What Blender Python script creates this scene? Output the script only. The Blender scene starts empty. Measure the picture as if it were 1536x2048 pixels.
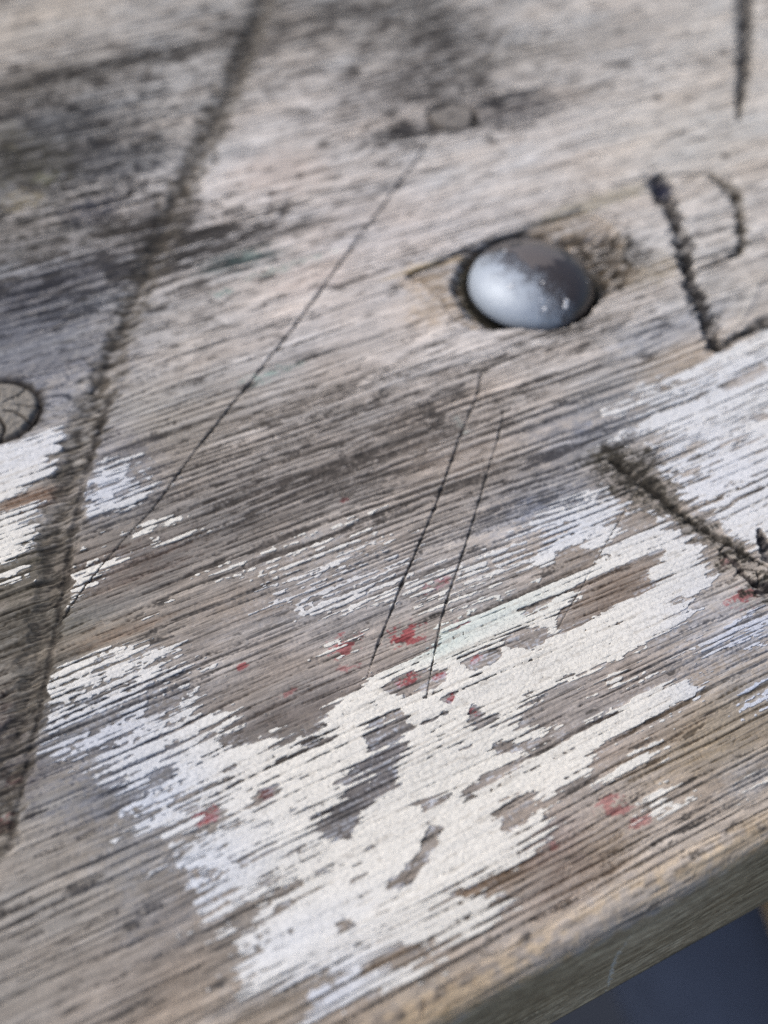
import bpy, math
import numpy as np
from mathutils import Matrix, Vector

rng = np.random.default_rng(7)
SC = bpy.context.scene
COL = SC.collection
MM = 0.001

# ------------------------------------------------------------------ camera
# The plank lies flat: grain along +X, front edge at Y = 0 facing -Y, top at Z = 0 (millimetres below).
F_PX, CX, CY = 2400.0, 768.0, 1024.0
_vp = np.array([7500 - CX, -1550 - CY]); _p = np.array([0, -2000 - CY]); _d = _vp - _p
_a, _b = -_d[1], _d[0]
_n = np.array([_a, _b, -(_a * _p[0] + _b * _p[1]) / F_PX]); _n /= np.linalg.norm(_n)
if _n[1] > 0: _n = -_n
_X = np.array([_vp[0], _vp[1], F_PX]); _X /= np.linalg.norm(_X)
_Y = np.cross(_n, _X)
def _hit(px, py):
    r = np.array([px - CX, py - CY, F_PX]); return r * (-1.0 / (_n @ r))
CAM_H = 20.0 / np.linalg.norm(_hit(937, 560) - _hit(1187, 560))
_e = _hit(1200, 1872) * CAM_H
OX, OY = _e @ _X, _e @ _Y
def P(px, py):
    """traced point -> millimetres on the plank's top"""
    q = _hit(px, py) * CAM_H
    return np.array([q @ _X - OX, q @ _Y - OY])
def PF(px, py):
    """traced point -> (x, z) on the plank's front face (plane Y = 0)"""
    r = np.array([px - CX, py - CY, F_PX]); t = OY / (r @ _Y); q = r * t
    return np.array([q @ _X - OX, q @ _n + CAM_H])
def pxmm(px, py):
    """millimetres of one traced pixel near this point"""
    return 0.5 * (np.linalg.norm(P(px + 4, py) - P(px - 4, py)) + np.linalg.norm(P(px, py + 4) - P(px, py - 4))) / 8

cam_d = bpy.data.cameras.new('camera'); cam = bpy.data.objects.new('camera', cam_d); COL.objects.link(cam)
cam_d.sensor_fit = 'VERTICAL'; cam_d.sensor_height = 36.0; cam_d.sensor_width = 27.0
cam_d.lens = 36.0 * F_PX / 2048.0
cam_d.clip_start = 0.005; cam_d.clip_end = 50.0
R3 = np.array([_X, _Y, _n])                       # camera (x right, y down, z fwd) -> world
right, up, back = R3 @ [1, 0, 0], R3 @ [0, -1, 0], R3 @ [0, 0, -1]
M = Matrix(((right[0], up[0], back[0], -OX * MM), (right[1], up[1], back[1], -OY * MM),
            (right[2], up[2], back[2], CAM_H * MM), (0, 0, 0, 1)))
cam.matrix_world = M
cam_d.dof.use_dof = True
cam_d.dof.focus_distance = (_hit(800, 1270) * CAM_H)[2] * MM
cam_d.dof.aperture_fstop = 11.5
SC.camera = cam

# ------------------------------------------------------------------ light
SUN_EL, SUN_AZ = math.radians(52), math.radians(140)      # azimuth measured from +X towards +Y
w = bpy.data.worlds.new('World'); SC.world = w; w.use_nodes = True
nt = w.node_tree; nt.nodes.clear()
sky = nt.nodes.new('ShaderNodeTexSky'); sky.sky_type = 'NISHITA'; sky.sun_disc = False
sky.sun_elevation = SUN_EL; sky.sun_rotation = math.radians(90) - SUN_AZ
sky.air_density = 1.0; sky.dust_density = 4.0; sky.ozone_density = 0.6
bg = nt.nodes.new('ShaderNodeBackground'); bg.inputs['Strength'].default_value = 0.12
wo = nt.nodes.new('ShaderNodeOutputWorld')
nt.links.new(sky.outputs[0], bg.inputs[0]); nt.links.new(bg.outputs[0], wo.inputs[0])
sd = bpy.data.lights.new('sun', 'SUN'); sd.energy = 1.5; sd.angle = math.radians(14); sd.color = (1.0, 0.95, 0.87)
sun = bpy.data.objects.new('sun', sd); COL.objects.link(sun)
_dir = Vector((math.cos(SUN_EL) * math.cos(SUN_AZ), math.cos(SUN_EL) * math.sin(SUN_AZ), math.sin(SUN_EL)))
sun.rotation_euler = _dir.to_track_quat('Z', 'Y').to_euler(); sun.location = _dir * 2
vs = SC.view_settings
vs.view_transform = 'Standard'; vs.look = 'None'; vs.gamma = 1.0; vs.use_curve_mapping = False
vs.exposure = 0.12
SC.cycles.max_bounces = 6
SC.cycles.use_denoising = False

# ------------------------------------------------------------------ helpers
def lin(c):
    c = np.clip(np.asarray(c, np.float32) / 255.0, 0, 1)
    return np.where(c <= 0.04045, c / 12.92, ((c + 0.055) / 1.055) ** 2.4)
def sstep(a, b, x):
    t = np.clip((x - a) / (b - a), 0, 1); return t * t * (3 - 2 * t)
_TAB = rng.uniform(0, 2 * np.pi, (256, 256)).astype(np.float32)
_GX, _GY = np.cos(_TAB), np.sin(_TAB)
_off = [0]
def noise(u, v):
    """gradient noise, standard deviation about 1; a new field with every call"""
    _off[0] += 1
    u = (u + 37.31 * _off[0]).astype(np.float32); v = (v + 91.77 * _off[0]).astype(np.float32)
    iu = np.floor(u); iv = np.floor(v); fu = u - iu; fv = v - iv
    iu = iu.astype(np.int32) & 255; iv = iv.astype(np.int32) & 255
    ju = (iu + 1) & 255; jv = (iv + 1) & 255
    su = fu * fu * fu * (fu * (fu * 6 - 15) + 10); sv = fv * fv * fv * (fv * (fv * 6 - 15) + 10)
    a = _GX[iu, iv] * fu + _GY[iu, iv] * fv
    b = _GX[ju, iv] * (fu - 1) + _GY[ju, iv] * fv
    c = _GX[iu, jv] * fu + _GY[iu, jv] * (fv - 1)
    d = _GX[ju, jv] * (fu - 1) + _GY[ju, jv] * (fv - 1)
    a += su * (b - a); c += su * (d - c)
    return (a + sv * (c - a)) / 0.245
def link(name, me, mat, parent=None):
    o = bpy.data.objects.new(name, me); COL.objects.link(o)
    if mat: me.materials.append(mat)
    if parent: o.parent = parent
    return o
def mesh_np(name, co, loops, starts, totals, smooth=True):
    me = bpy.data.meshes.new(name)
    me.vertices.add(len(co)); me.vertices.foreach_set('co', np.ascontiguousarray(co, np.float32).ravel())
    me.loops.add(len(loops)); me.loops.foreach_set('vertex_index', np.ascontiguousarray(loops, np.int32))
    me.polygons.add(len(starts))
    me.polygons.foreach_set('loop_start', np.ascontiguousarray(starts, np.int32))
    me.polygons.foreach_set('loop_total', np.ascontiguousarray(totals, np.int32))
    if smooth: me.polygons.foreach_set('use_smooth', np.ones(len(starts), bool))
    me.update(calc_edges=True)
    return me
def quads(name, co, q, smooth=True):
    return mesh_np(name, co, q.ravel(), np.arange(len(q)) * 4, np.full(len(q), 4), smooth)
def colour_attr(me, rgb, name='tone'):
    a = me.attributes.new(name, 'FLOAT_COLOR', 'POINT')
    rgba = np.ones((len(rgb), 4), np.float32); rgba[:, :3] = rgb
    a.data.foreach_set('color', rgba.ravel())
def tag(o, label, cat=None, group=None):
    o['label'] = label
    if cat: o['category'] = cat
    if group: o['group'] = group

# ------------------------------------------------------------------ materials
def mat_base(name):
    m = bpy.data.materials.new(name); m.use_nodes = True
    t = m.node_tree; b = t.nodes['Principled BSDF']; return m, t, b
def N(t, kind, **kw):
    n = t.nodes.new(kind)
    for k, v in kw.items(): setattr(n, k, v)
    return n
def tone_material(name, scale, stretch, amount, rough, bump, bump_dist, spec=0.3, crack=False):
    """colour from the weathering attribute, varied by fine stretched noise and given fine relief"""
    m, t, b = mat_base(name)
    at = N(t, 'ShaderNodeAttribute', attribute_name='tone')
    tc = N(t, 'ShaderNodeTexCoord'); mp = N(t, 'ShaderNodeMapping'); mp.inputs['Scale'].default_value = stretch
    t.links.new(tc.outputs['Object'], mp.inputs['Vector'])
    n1 = N(t, 'ShaderNodeTexNoise'); n1.inputs['Scale'].default_value = scale; n1.inputs['Detail'].default_value = 5; n1.inputs['Roughness'].default_value = 0.65
    t.links.new(mp.outputs[0], n1.inputs['Vector'])
    mr = N(t, 'ShaderNodeMapRange'); mr.inputs['From Min'].default_value = 0.25; mr.inputs['From Max'].default_value = 0.75
    mr.inputs['To Min'].default_value = 1 - amount; mr.inputs['To Max'].default_value = 1 + amount
    t.links.new(n1.outputs['Fac'], mr.inputs['Value'])
    mx = N(t, 'ShaderNodeMix', data_type='RGBA', blend_type='MULTIPLY'); mx.inputs['Factor'].default_value = 1
    t.links.new(at.outputs['Color'], mx.inputs['A']); t.links.new(mr.outputs[0], mx.inputs['B'])
    outc = mx.outputs['Result']
    if name == 'weathered_wood':
        mp2 = N(t, 'ShaderNodeMapping'); mp2.inputs['Scale'].default_value = (0.035, 1.0, 1.0); t.links.new(tc.outputs['Object'], mp2.inputs['Vector'])
        n2_ = N(t, 'ShaderNodeTexNoise'); n2_.inputs['Scale'].default_value = 2900; n2_.inputs['Detail'].default_value = 3; n2_.inputs['Roughness'].default_value = 0.6
        t.links.new(mp2.outputs[0], n2_.inputs['Vector'])
        fm_ = N(t, 'ShaderNodeMapRange', interpolation_type='SMOOTHSTEP'); fm_.inputs['From Min'].default_value = 0.53; fm_.inputs['From Max'].default_value = 0.66
        fm_.inputs['To Min'].default_value = 1.06; fm_.inputs['To Max'].default_value = 0.58
        t.links.new(n2_.outputs['Fac'], fm_.inputs['Value'])
        mx2 = N(t, 'ShaderNodeMix', data_type='RGBA', blend_type='MULTIPLY'); mx2.inputs['Factor'].default_value = 1
        t.links.new(outc, mx2.inputs['A']); t.links.new(fm_.outputs[0], mx2.inputs['B']); outc = mx2.outputs['Result']
    t.links.new(outc, b.inputs['Base Color'])
    b.inputs['Roughness'].default_value = rough; b.inputs['Specular IOR Level'].default_value = spec
    bp = N(t, 'ShaderNodeBump'); bp.inputs['Strength'].default_value = bump; bp.inputs['Distance'].default_value = bump_dist
    h = n1.outputs['Fac']
    if crack:
        vo = N(t, 'ShaderNodeTexVoronoi', feature='DISTANCE_TO_EDGE'); vo.inputs['Scale'].default_value = 1300
        dn = N(t, 'ShaderNodeTexNoise'); dn.inputs['Scale'].default_value = 1500
        ad = N(t, 'ShaderNodeMix', data_type='RGBA', blend_type='LINEAR_LIGHT'); ad.inputs['Factor'].default_value = 0.0006
        t.links.new(tc.outputs['Object'], dn.inputs['Vector'])
        t.links.new(tc.outputs['Object'], ad.inputs['A']); t.links.new(dn.outputs['Color'], ad.inputs['B'])
        t.links.new(ad.outputs['Result'], vo.inputs['Vector'])
        cm = N(t, 'ShaderNodeMapRange'); cm.inputs['From Max'].default_value = 0.07; cm.inputs['To Min'].default_value = -0.7; cm.inputs['To Max'].default_value = 0
        t.links.new(vo.outputs['Distance'], cm.inputs['Value'])
        cc_ = N(t, 'ShaderNodeMapRange'); cc_.inputs['From Max'].default_value = 0.05; cc_.inputs['To Min'].default_value = 0.66; cc_.inputs['To Max'].default_value = 1
        t.links.new(vo.outputs['Distance'], cc_.inputs['Value'])
        m2 = N(t, 'ShaderNodeMix', data_type='RGBA', blend_type='MULTIPLY'); m2.inputs['Factor'].default_value = 1
        t.links.new(mx.outputs['Result'], m2.inputs['A']); t.links.new(cc_.outputs[0], m2.inputs['B']); t.links.new(m2.outputs['Result'], b.inputs['Base Color'])
        sm = N(t, 'ShaderNodeMath', operation='ADD'); t.links.new(h, sm.inputs[0]); t.links.new(cm.outputs[0], sm.inputs[1]); h = sm.outputs[0]
    t.links.new(h, bp.inputs['Height']); t.links.new(bp.outputs[0], b.inputs['Normal'])
    return m
M_WOOD = tone_material('weathered_wood', 2200, (0.09, 1.0, 1.0), 0.46, 0.85, 0.7, 0.00014)
M_PAINT = tone_material('chalky_white_paint', 2200, (0.5, 1.0, 1.0), 0.05, 0.6, 0.35, 0.00005, 0.35, True)
M_KNOT = tone_material('knot_end_grain', 1500, (1, 1, 1), 0.22, 0.8, 0.5, 0.0001)

# ------------------------------------------------------------------ plank grid
WIDTH, THICK, REDGE = 226.0, 34.0, 3.2
NU, NV = 860, 1160
# rows: back to front over the top, round the worn edge, down the face, under
v = np.linspace(0, 1, NV); ytop = REDGE + (206.0 - REDGE) * (1 - v) ** 1.45 / 1.0
ytop = np.sort(ytop)[::-1]
arc_n, face_n = 26, 110
s_arc = np.linspace(0, REDGE * np.pi / 2, arc_n + 1)[1:]
s_face = np.linspace(0, THICK - 2 * REDGE, face_n + 1)[1:]
s_low = np.linspace(0, REDGE * np.pi / 2, 7)[1:]
ypad = np.array([WIDTH, WIDTH - 1.0, 221.0, 216.0, 211.0])
yv = np.concatenate([ypad, ytop, REDGE - s_arc, REDGE - s_arc[-1] - s_face])       # unrolled coordinate
prof_y = np.concatenate([ypad, ytop, REDGE - REDGE * np.sin(s_arc / REDGE), np.zeros(face_n)])
prof_z = np.concatenate([np.zeros(len(ypad) + NV), REDGE * np.cos(s_arc / REDGE) - REDGE, -REDGE - s_face])
nrm_y = np.concatenate([np.zeros(len(ypad) + NV), -np.sin(s_arc / REDGE), -np.ones(face_n)])
nrm_z = np.concatenate([np.ones(len(ypad) + NV), np.cos(s_arc / REDGE), np.zeros(face_n)])
NR = len(yv)
PADU = np.array([320, 200, 110, 50, 18, 6.0])
yy = np.clip(prof_y, 0, 206)
xl = np.interp(yy, [0, 206], [-64, -9]); xr = np.interp(yy, [0, 144, 206], [27, 145, 150])
u = np.linspace(0, 1, NU)
xin = xl[:, None] + (xr - xl)[:, None] * u[None, :]
X = np.concatenate([xl[:, None] - PADU[None, :], xin, xr[:, None] + PADU[None, ::-1]], 1).astype(np.float32)
NC = X.shape[1]; PAD = len(PADU)
Y = np.repeat(yv[:, None], NC, 1).astype(np.float32)
ROW_T0, ROW_T1 = len(ypad), len(ypad) + NV                     # finely divided top rows

# ---- traced features -------------------------------------------------------
def rows_for(y0, y1):
    a = np.searchsorted(-yv, -y1); b = np.searchsorted(-yv, -y0)
    return max(0, a - 1), min(NR, b + 1)
def stroke(pts, jitter=0.0, reach=1.6, conv=None):
    """polyline of (px, py, full width px): returns row slice, distance / half width, signed side, position along 0..1"""
    pts = [tuple(map(float, p)) for p in pts]
    c = np.array([(P(p[0], p[1]) if conv is None else conv(p[0], p[1])) for p in pts]); hw = np.array([0.5 * p[2] * pxmm(p[0], p[1]) * (0.52 if p[2] < 12 else 1.0) for p in pts])
    m = hw.max() * reach + 0.3
    r0, r1 = rows_for(c[:, 1].min() - m, c[:, 1].max() + m)
    x, y = X[r0:r1], Y[r0:r1]
    best = np.full(x.shape, 99.0, np.float32); side = np.zeros_like(best); along = np.zeros_like(best)
    for i in range(len(c) - 1):
        d = c[i + 1] - c[i]; L2 = d @ d
        t = np.clip(((x - c[i, 0]) * d[0] + (y - c[i, 1]) * d[1]) / L2, 0, 1)
        qx = x - c[i, 0] - t * d[0]; qy = y - c[i, 1] - t * d[1]
        dist = np.sqrt(qx * qx + qy * qy) / (hw[i] + (hw[i + 1] - hw[i]) * t)
        k = dist < best
        best = np.where(k, dist, best); side = np.where(k, np.sign(d[0] * qy - d[1] * qx), side); along = np.where(k, (i + t) / (len(c) - 1), along)
    if jitter:
        best = best + jitter * (0.25 * noise(x / 1.6, y / 0.5) + 0.6 * noise(x / 3.0, y / 0.9) + 0.5 * noise(x / 2.2, y / 2.2)) * np.clip(best, 0.15, 1)
    return slice(r0, r1), best, side, along
# raster on the plank for traced patches
RX0, RX1, RY0, RY1, RS = -66.0, 152.0, -6.0, 212.0, 0.25
RNX, RNY = int((RX1 - RX0) / RS), int((RY1 - RY0) / RS)
def fill(pts, out, val, mode='set'):
    c = np.array([P(*p) for p in pts])
    x0, x1 = np.clip([(c[:, 0].min() - RX0) / RS - 1, (c[:, 0].max() - RX0) / RS + 2], 0, RNX).astype(int)
    y0, y1 = np.clip([(c[:, 1].min() - RY0) / RS - 1, (c[:, 1].max() - RY0) / RS + 2], 0, RNY).astype(int)
    if x1 <= x0 or y1 <= y0: return
    gx, gy = np.meshgrid(RX0 + (np.arange(x0, x1) + .5) * RS, RY0 + (np.arange(y0, y1) + .5) * RS)
    ins = np.zeros(gx.shape, bool); n = len(c)
    for i in range(n):
        a, b = c[i], c[(i + 1) % n]
        if a[1] == b[1]: continue
        k = ((a[1] > gy) != (b[1] > gy)) & (gx < (b[0] - a[0]) * (gy - a[1]) / (b[1] - a[1]) + a[0]); ins ^= k
    s = out[y0:y1, x0:x1]
    s[ins] = val if mode == 'set' else np.maximum(s[ins], val)
def box(a, n, ax):
    k = 2 * n + 1; p = [(0, 0), (0, 0)]; p[ax] = (n + 1, n)
    c = np.cumsum(np.pad(a, p, mode='edge'), ax)
    return (np.take(c, range(k, c.shape[ax]), ax) - np.take(c, range(0, c.shape[ax] - k), ax)) / k
def blur(a, nx, ny, it=2):
    for _ in range(it):
        if nx: a = box(a, nx, 1)
        if ny: a = box(a, ny, 0)
    return a
def sample(r, x, y):
    fx = np.clip((x - RX0) / RS - .5, 0, RNX - 1.001); fy = np.clip((y - RY0) / RS - .5, 0, RNY - 1.001)
    ix = fx.astype(np.int32); iy = fy.astype(np.int32); fx = fx - ix; fy = fy - iy
    return ((r[iy, ix] * (1 - fx) + r[iy, ix + 1] * fx) * (1 - fy) + (r[iy + 1, ix] * (1 - fx) + r[iy + 1, ix + 1] * fx) * fy).astype(np.float32)
GANG = 0.0
def blob(px, py, rx, ry):
    """soft patch, rx along the grain and ry across it (traced pixels): row slice, 0..1 falloff"""
    c = P(px, py); s = pxmm(px, py); ax, ay = rx * s, ry * s * 1.15
    r0, r1 = rows_for(c[1] - 2.2 * ay, c[1] + 2.2 * ay)
    d = ((X[r0:r1] - c[0]) / ax) ** 2 + ((Y[r0:r1] - c[1]) / ay) ** 2
    return slice(r0, r1), np.exp(-d * 0.9)

# ---- grain -----------------------------------------------------------------
KNOTS = [(905, 233, 34, 31), (-6, 820, 70, 66)]
warp = 0.7 * noise(X / 90, Y / 30) + 0.10 * noise(X / 22, Y / 7)
for kx, ky, kr, _ in KNOTS:
    c = P(kx, ky); r = kr * pxmm(kx, ky)
    dx, dy = X - c[0], Y - c[1]; rr = np.sqrt((dx / 2.2) ** 2 + dy ** 2) + 1e-3
    warp -= np.sign(dy) * 0.75 * r * np.exp(-(rr / (1.25 * r)) ** 2) * np.clip(np.abs(dy) / (0.4 * r), 0, 1)
YW = Y + warp
n0 = noise(X / 50, YW / 3.2); n1 = noise(X / 34, YW / 1.4); n2 = noise(X / 20, YW / 0.66)
n3 = noise(X / 9, YW / 0.36); n4 = noise(X / 2.6, YW / 0.24); n5 = noise(X / 0.5, Y / 0.35); n6 = noise(X / 1.6, Y / 1.1)
nbig = noise(X / 24, Y / 12)
# growth rings cut lengthwise: long, nearly parallel lines of uneven spacing
ph = YW / 1.0 + 0.9 * noise(X / 400, YW / 7.5) + 0.22 * noise(X / 70, YW / 3.0) + 0.07 * noise(X / 9, YW / 1.0)
fr = ph - np.floor(ph); ring = np.exp(-((fr - 0.5) / (0.17 + 0.05 * np.clip(n1, -1.5, 1.5))) ** 2)
ph2 = YW / 0.5 + 1.3 * noise(X / 300, YW / 5.0) + 0.3 * noise(X / 40, YW / 1.6)
fr2 = ph2 - np.floor(ph2); ring2 = np.exp(-((fr2 - 0.5) / 0.2) ** 2)
ring = (ring - 0.3) / 0.36; ring2 = (ring2 - 0.35) / 0.36
streak = (0.35 * n1 + 0.5 * n2 + 0.45 * n3 + 0.45 * n4 + 0.28 * n5 + 0.85 * ring * np.clip(0.8 + 0.3 * n0, 0.2, 1.4) + 0.45 * ring2) / 1.38

# dark-streak density over the board
DENS = np.full(X.shape, 0.22, np.float32)
for px, py, rx, ry, d in [
    (700, 900, 420, 115, .70), (1000, 960, 180, 110, .28), (560, 1000, 220, 90, .12), (640, 780, 260, 60, .2), (900, 1080, 220, 80, .2),
    (330, 640, 180, 90, .12), (470, 470, 150, 60, .35), (300, 440, 160, 50, .3), (150, 480, 170, 60, .4), (120, 560, 150, 40, .4),
    (650, 30, 220, 40, .4), (880, 60, 110, 45, .45), (860, 160, 110, 50, .4), (330, 120, 300, 60, .3), (1150, 120, 160, 80, .2),
    (1000, 230, 140, 40, .35), (700, 350, 150, 60, .2), (1050, 330, 160, 60, .12), (1130, 700, 220, 60, .35), (1250, 640, 120, 60, .3),
    (500, 340, 130, 70, -.25), (470, 380, 120, 60, -.2), (1150, 330, 200, 60, -.1), (430, 640, 200, 80, -.1), (1300, 250, 220, 70, -.1),
    (200, 1420, 200, 120, .2), (150, 1780, 240, 160, .15), (560, 1480, 140, 60, .3), (760, 1500, 90, 70, .3),
    (1300, 1650, 260, 80, .12), (1130, 1850, 220, 70, -.05), (480, 1960, 180, 50, .1), (1280, 880, 160, 90, .1), (1430, 1450, 160, 80, .15), (420, 1130, 200, 60, -.05)]:
    s, g = blob(px, py, rx, ry); DENS[s] += d * g
lines = (0.25 * n0 + 0.35 * n1 + 0.4 * n2 + 0.3 * n3 + 0.25 * n4 + 0.16 * n5 + 1.15 * ring * np.clip(0.85 + 0.25 * n0, 0.2, 1.4) + 0.65 * ring2) / 1.55
dk = sstep(-0.22, 0.42, lines - (1.38 - 1.7 * DENS))

# ---- base tone of the wood, control points across the board ----------------
ctrl = [(40, 30, 178, 168, 154), (400, 40, 168, 164, 158), (800, 30, 170, 166, 160), (1200, 60, 192, 187, 180), (1500, 60, 196, 189, 178),
        (120, 300, 132, 130, 128), (300, 250, 178, 173, 166), (600, 250, 186, 178, 171), (1000, 300, 196, 189, 182), (1400, 260, 194, 187, 176),
        (500, 380, 202, 195, 190), (750, 480, 196, 186, 180), (60, 600, 138, 138, 142), (350, 680, 178, 170, 162), (600, 640, 196, 187, 181),
        (900, 680, 200, 191, 184), (1250, 640, 196, 189, 182), (1480, 560, 186, 180, 172), (300, 850, 150, 143, 134), (600, 850, 178, 168, 159), (1000, 850, 184, 173, 163), (1250, 830, 172, 162, 152),
        (250, 1150, 124, 114, 104), (500, 1150, 140, 128, 117), (750, 1080, 168, 157, 147), (1000, 1080, 172, 163, 155), (1200, 1180, 140, 126, 114), (1480, 1180, 166, 156, 146),
        (120, 1300, 118, 112, 100), (450, 1350, 150, 140, 132), (650, 1300, 160, 149, 141), (560, 1470, 118, 110, 103), (770, 1520, 120, 116, 116), (1250, 1400, 148, 134, 124),
        (60, 1600, 138, 131, 122), (200, 1750, 146, 138, 127), (60, 1950, 138, 130, 120), (300, 1950, 140, 128, 117), (560, 1920, 124, 116, 106), (1150, 1680, 156, 143, 134),
        (1400, 1480, 150, 136, 116), (1400, 1640, 164, 150, 135), (1480, 1720, 178, 162, 144), (960, 1790, 122, 102, 82), (1000, 1900, 176, 161, 148), (880, 2000, 170, 150, 124), (760, 1960, 140, 122, 104), (400, 2040, 146, 130, 112), (1200, 1800, 176, 160, 144)]
cc = np.array([P(c[0], c[1]) for c in ctrl]); cv = np.array([c[2:] for c in ctrl], np.float32); cv += np.array([[15.0 if c[1] > 1050 else 8.0] for c in ctrl], np.float32); cv = cv.mean(1, keepdims=True) + 0.62 * (cv - cv.mean(1, keepdims=True))
gx = np.linspace(RX0, RX1, 110); gy = np.linspace(-8, RY1, 110); gX, gY = np.meshgrid(gx, gy)
wsum = np.zeros(gX.shape); acc = np.zeros(gX.shape + (3,))
for (x0, y0), c in zip(cc, cv):
    wt = 1.0 / (((gX - x0) / 1.6) ** 2 + (gY - y0) ** 2 + 14.0) ** 1.6
    wsum += wt; acc += wt[..., None] * c
acc /= wsum[..., None]
def samp_lo(ch):
    fx = np.clip((X - RX0) / (RX1 - RX0) * 109, 0, 108.999); fy = np.clip((np.maximum(Y, -8) + 8) / (RY1 + 8) * 109, 0, 108.999)
    ix = fx.astype(int); iy = fy.astype(int); fx = fx - ix; fy = fy - iy; a = acc[..., ch]
    return (a[iy, ix] * (1 - fx) + a[iy, ix + 1] * fx) * (1 - fy) + (a[iy + 1, ix] * (1 - fx) + a[iy + 1, ix + 1] * fx) * fy
COLR = np.stack([samp_lo(i) for i in range(3)], -1).astype(np.float32)
BASE = COLR.mean(-1)
lum = 9.0 * n0 * 0.6 + 8.0 * n1 * 0.6 - 7.0 * n2 * 0.5 + 5.0 * nbig * 0.5 - 5 * n4 * 0.6 + 5 * n5 * 0.5 + 4 * n6 * 0.5
COLR += lum[..., None] * np.array([1.0, 0.98, 0.95], np.float32)
hue = 0.5 * noise(X / 30, Y / 9) + 0.4 * noise(X / 9, Y / 3)
COLR += hue[..., None] * np.array([2.6, 0.2, -2.2], np.float32)

# relief: everything cuts down from the smooth surface, in millimetres
HLOW = (0.10 * nbig + 0.07 * n0).astype(np.float32)
CUT = (0.055 * np.clip(streak + 0.5, 0, 3) + 0.13 * dk * np.clip(0.35 + DENS, 0, 1.2) + 0.02 * np.clip(n5, 0, 2)).astype(np.float32)
def mix(sl, m, c, k=1.0):
    mm = np.clip(m * k, 0, 1)[..., None]; COLR[sl] += mm * (np.array(c, np.float32) - COLR[sl])
full = slice(0, NR)
mix(full, dk * np.clip(0.75 + 0.2 * n6 + 0.12 * n5, 0.25, 1), (56, 53, 51), 0.95)

# mottled grime: clumps of dark flecks, thickest towards the back of the board
nbl = (noise(X / 7.0, YW / 1.3) + 0.7 * noise(X / 3.0, YW / 0.7) + 0.35 * n5 + 0.3 * n3) / 1.3
MOT = np.full(X.shape, -0.25, np.float32)
for px, py, rx, ry, d in [(300, 120, 420, 120, .6), (90, 330, 230, 190, 1.0), (110, 560, 200, 80, .8), (430, 480, 170, 70, .85), (870, 60, 90, 80, .7), (640, 30, 200, 60, .6), (860, 170, 130, 60, .7), (800, 90, 300, 110, .4), (960, 230, 220, 60, .5), (330, 560, 200, 120, .5), (650, 330, 220, 70, .45),
                          (1200, 120, 260, 90, .25), (1080, 480, 300, 60, .1), (1180, 690, 260, 70, .4), (760, 820, 300, 60, .25), (620, 960, 300, 60, .25), (480, 340, 120, 60, -.6), (1250, 250, 260, 60, -.1), (200, 1780, 260, 130, .25), (1260, 1680, 260, 60, .2), (1130, 560, 120, 60, -.3)]:
    s, g = blob(px, py, rx, ry); MOT[s] += d * g
mfl = sstep(0.1, 0.8, nbl + 1.35 * MOT - 0.9)
mix(full, mfl, (68, 65, 63), 0.84)
CUT += 0.06 * mfl

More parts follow.
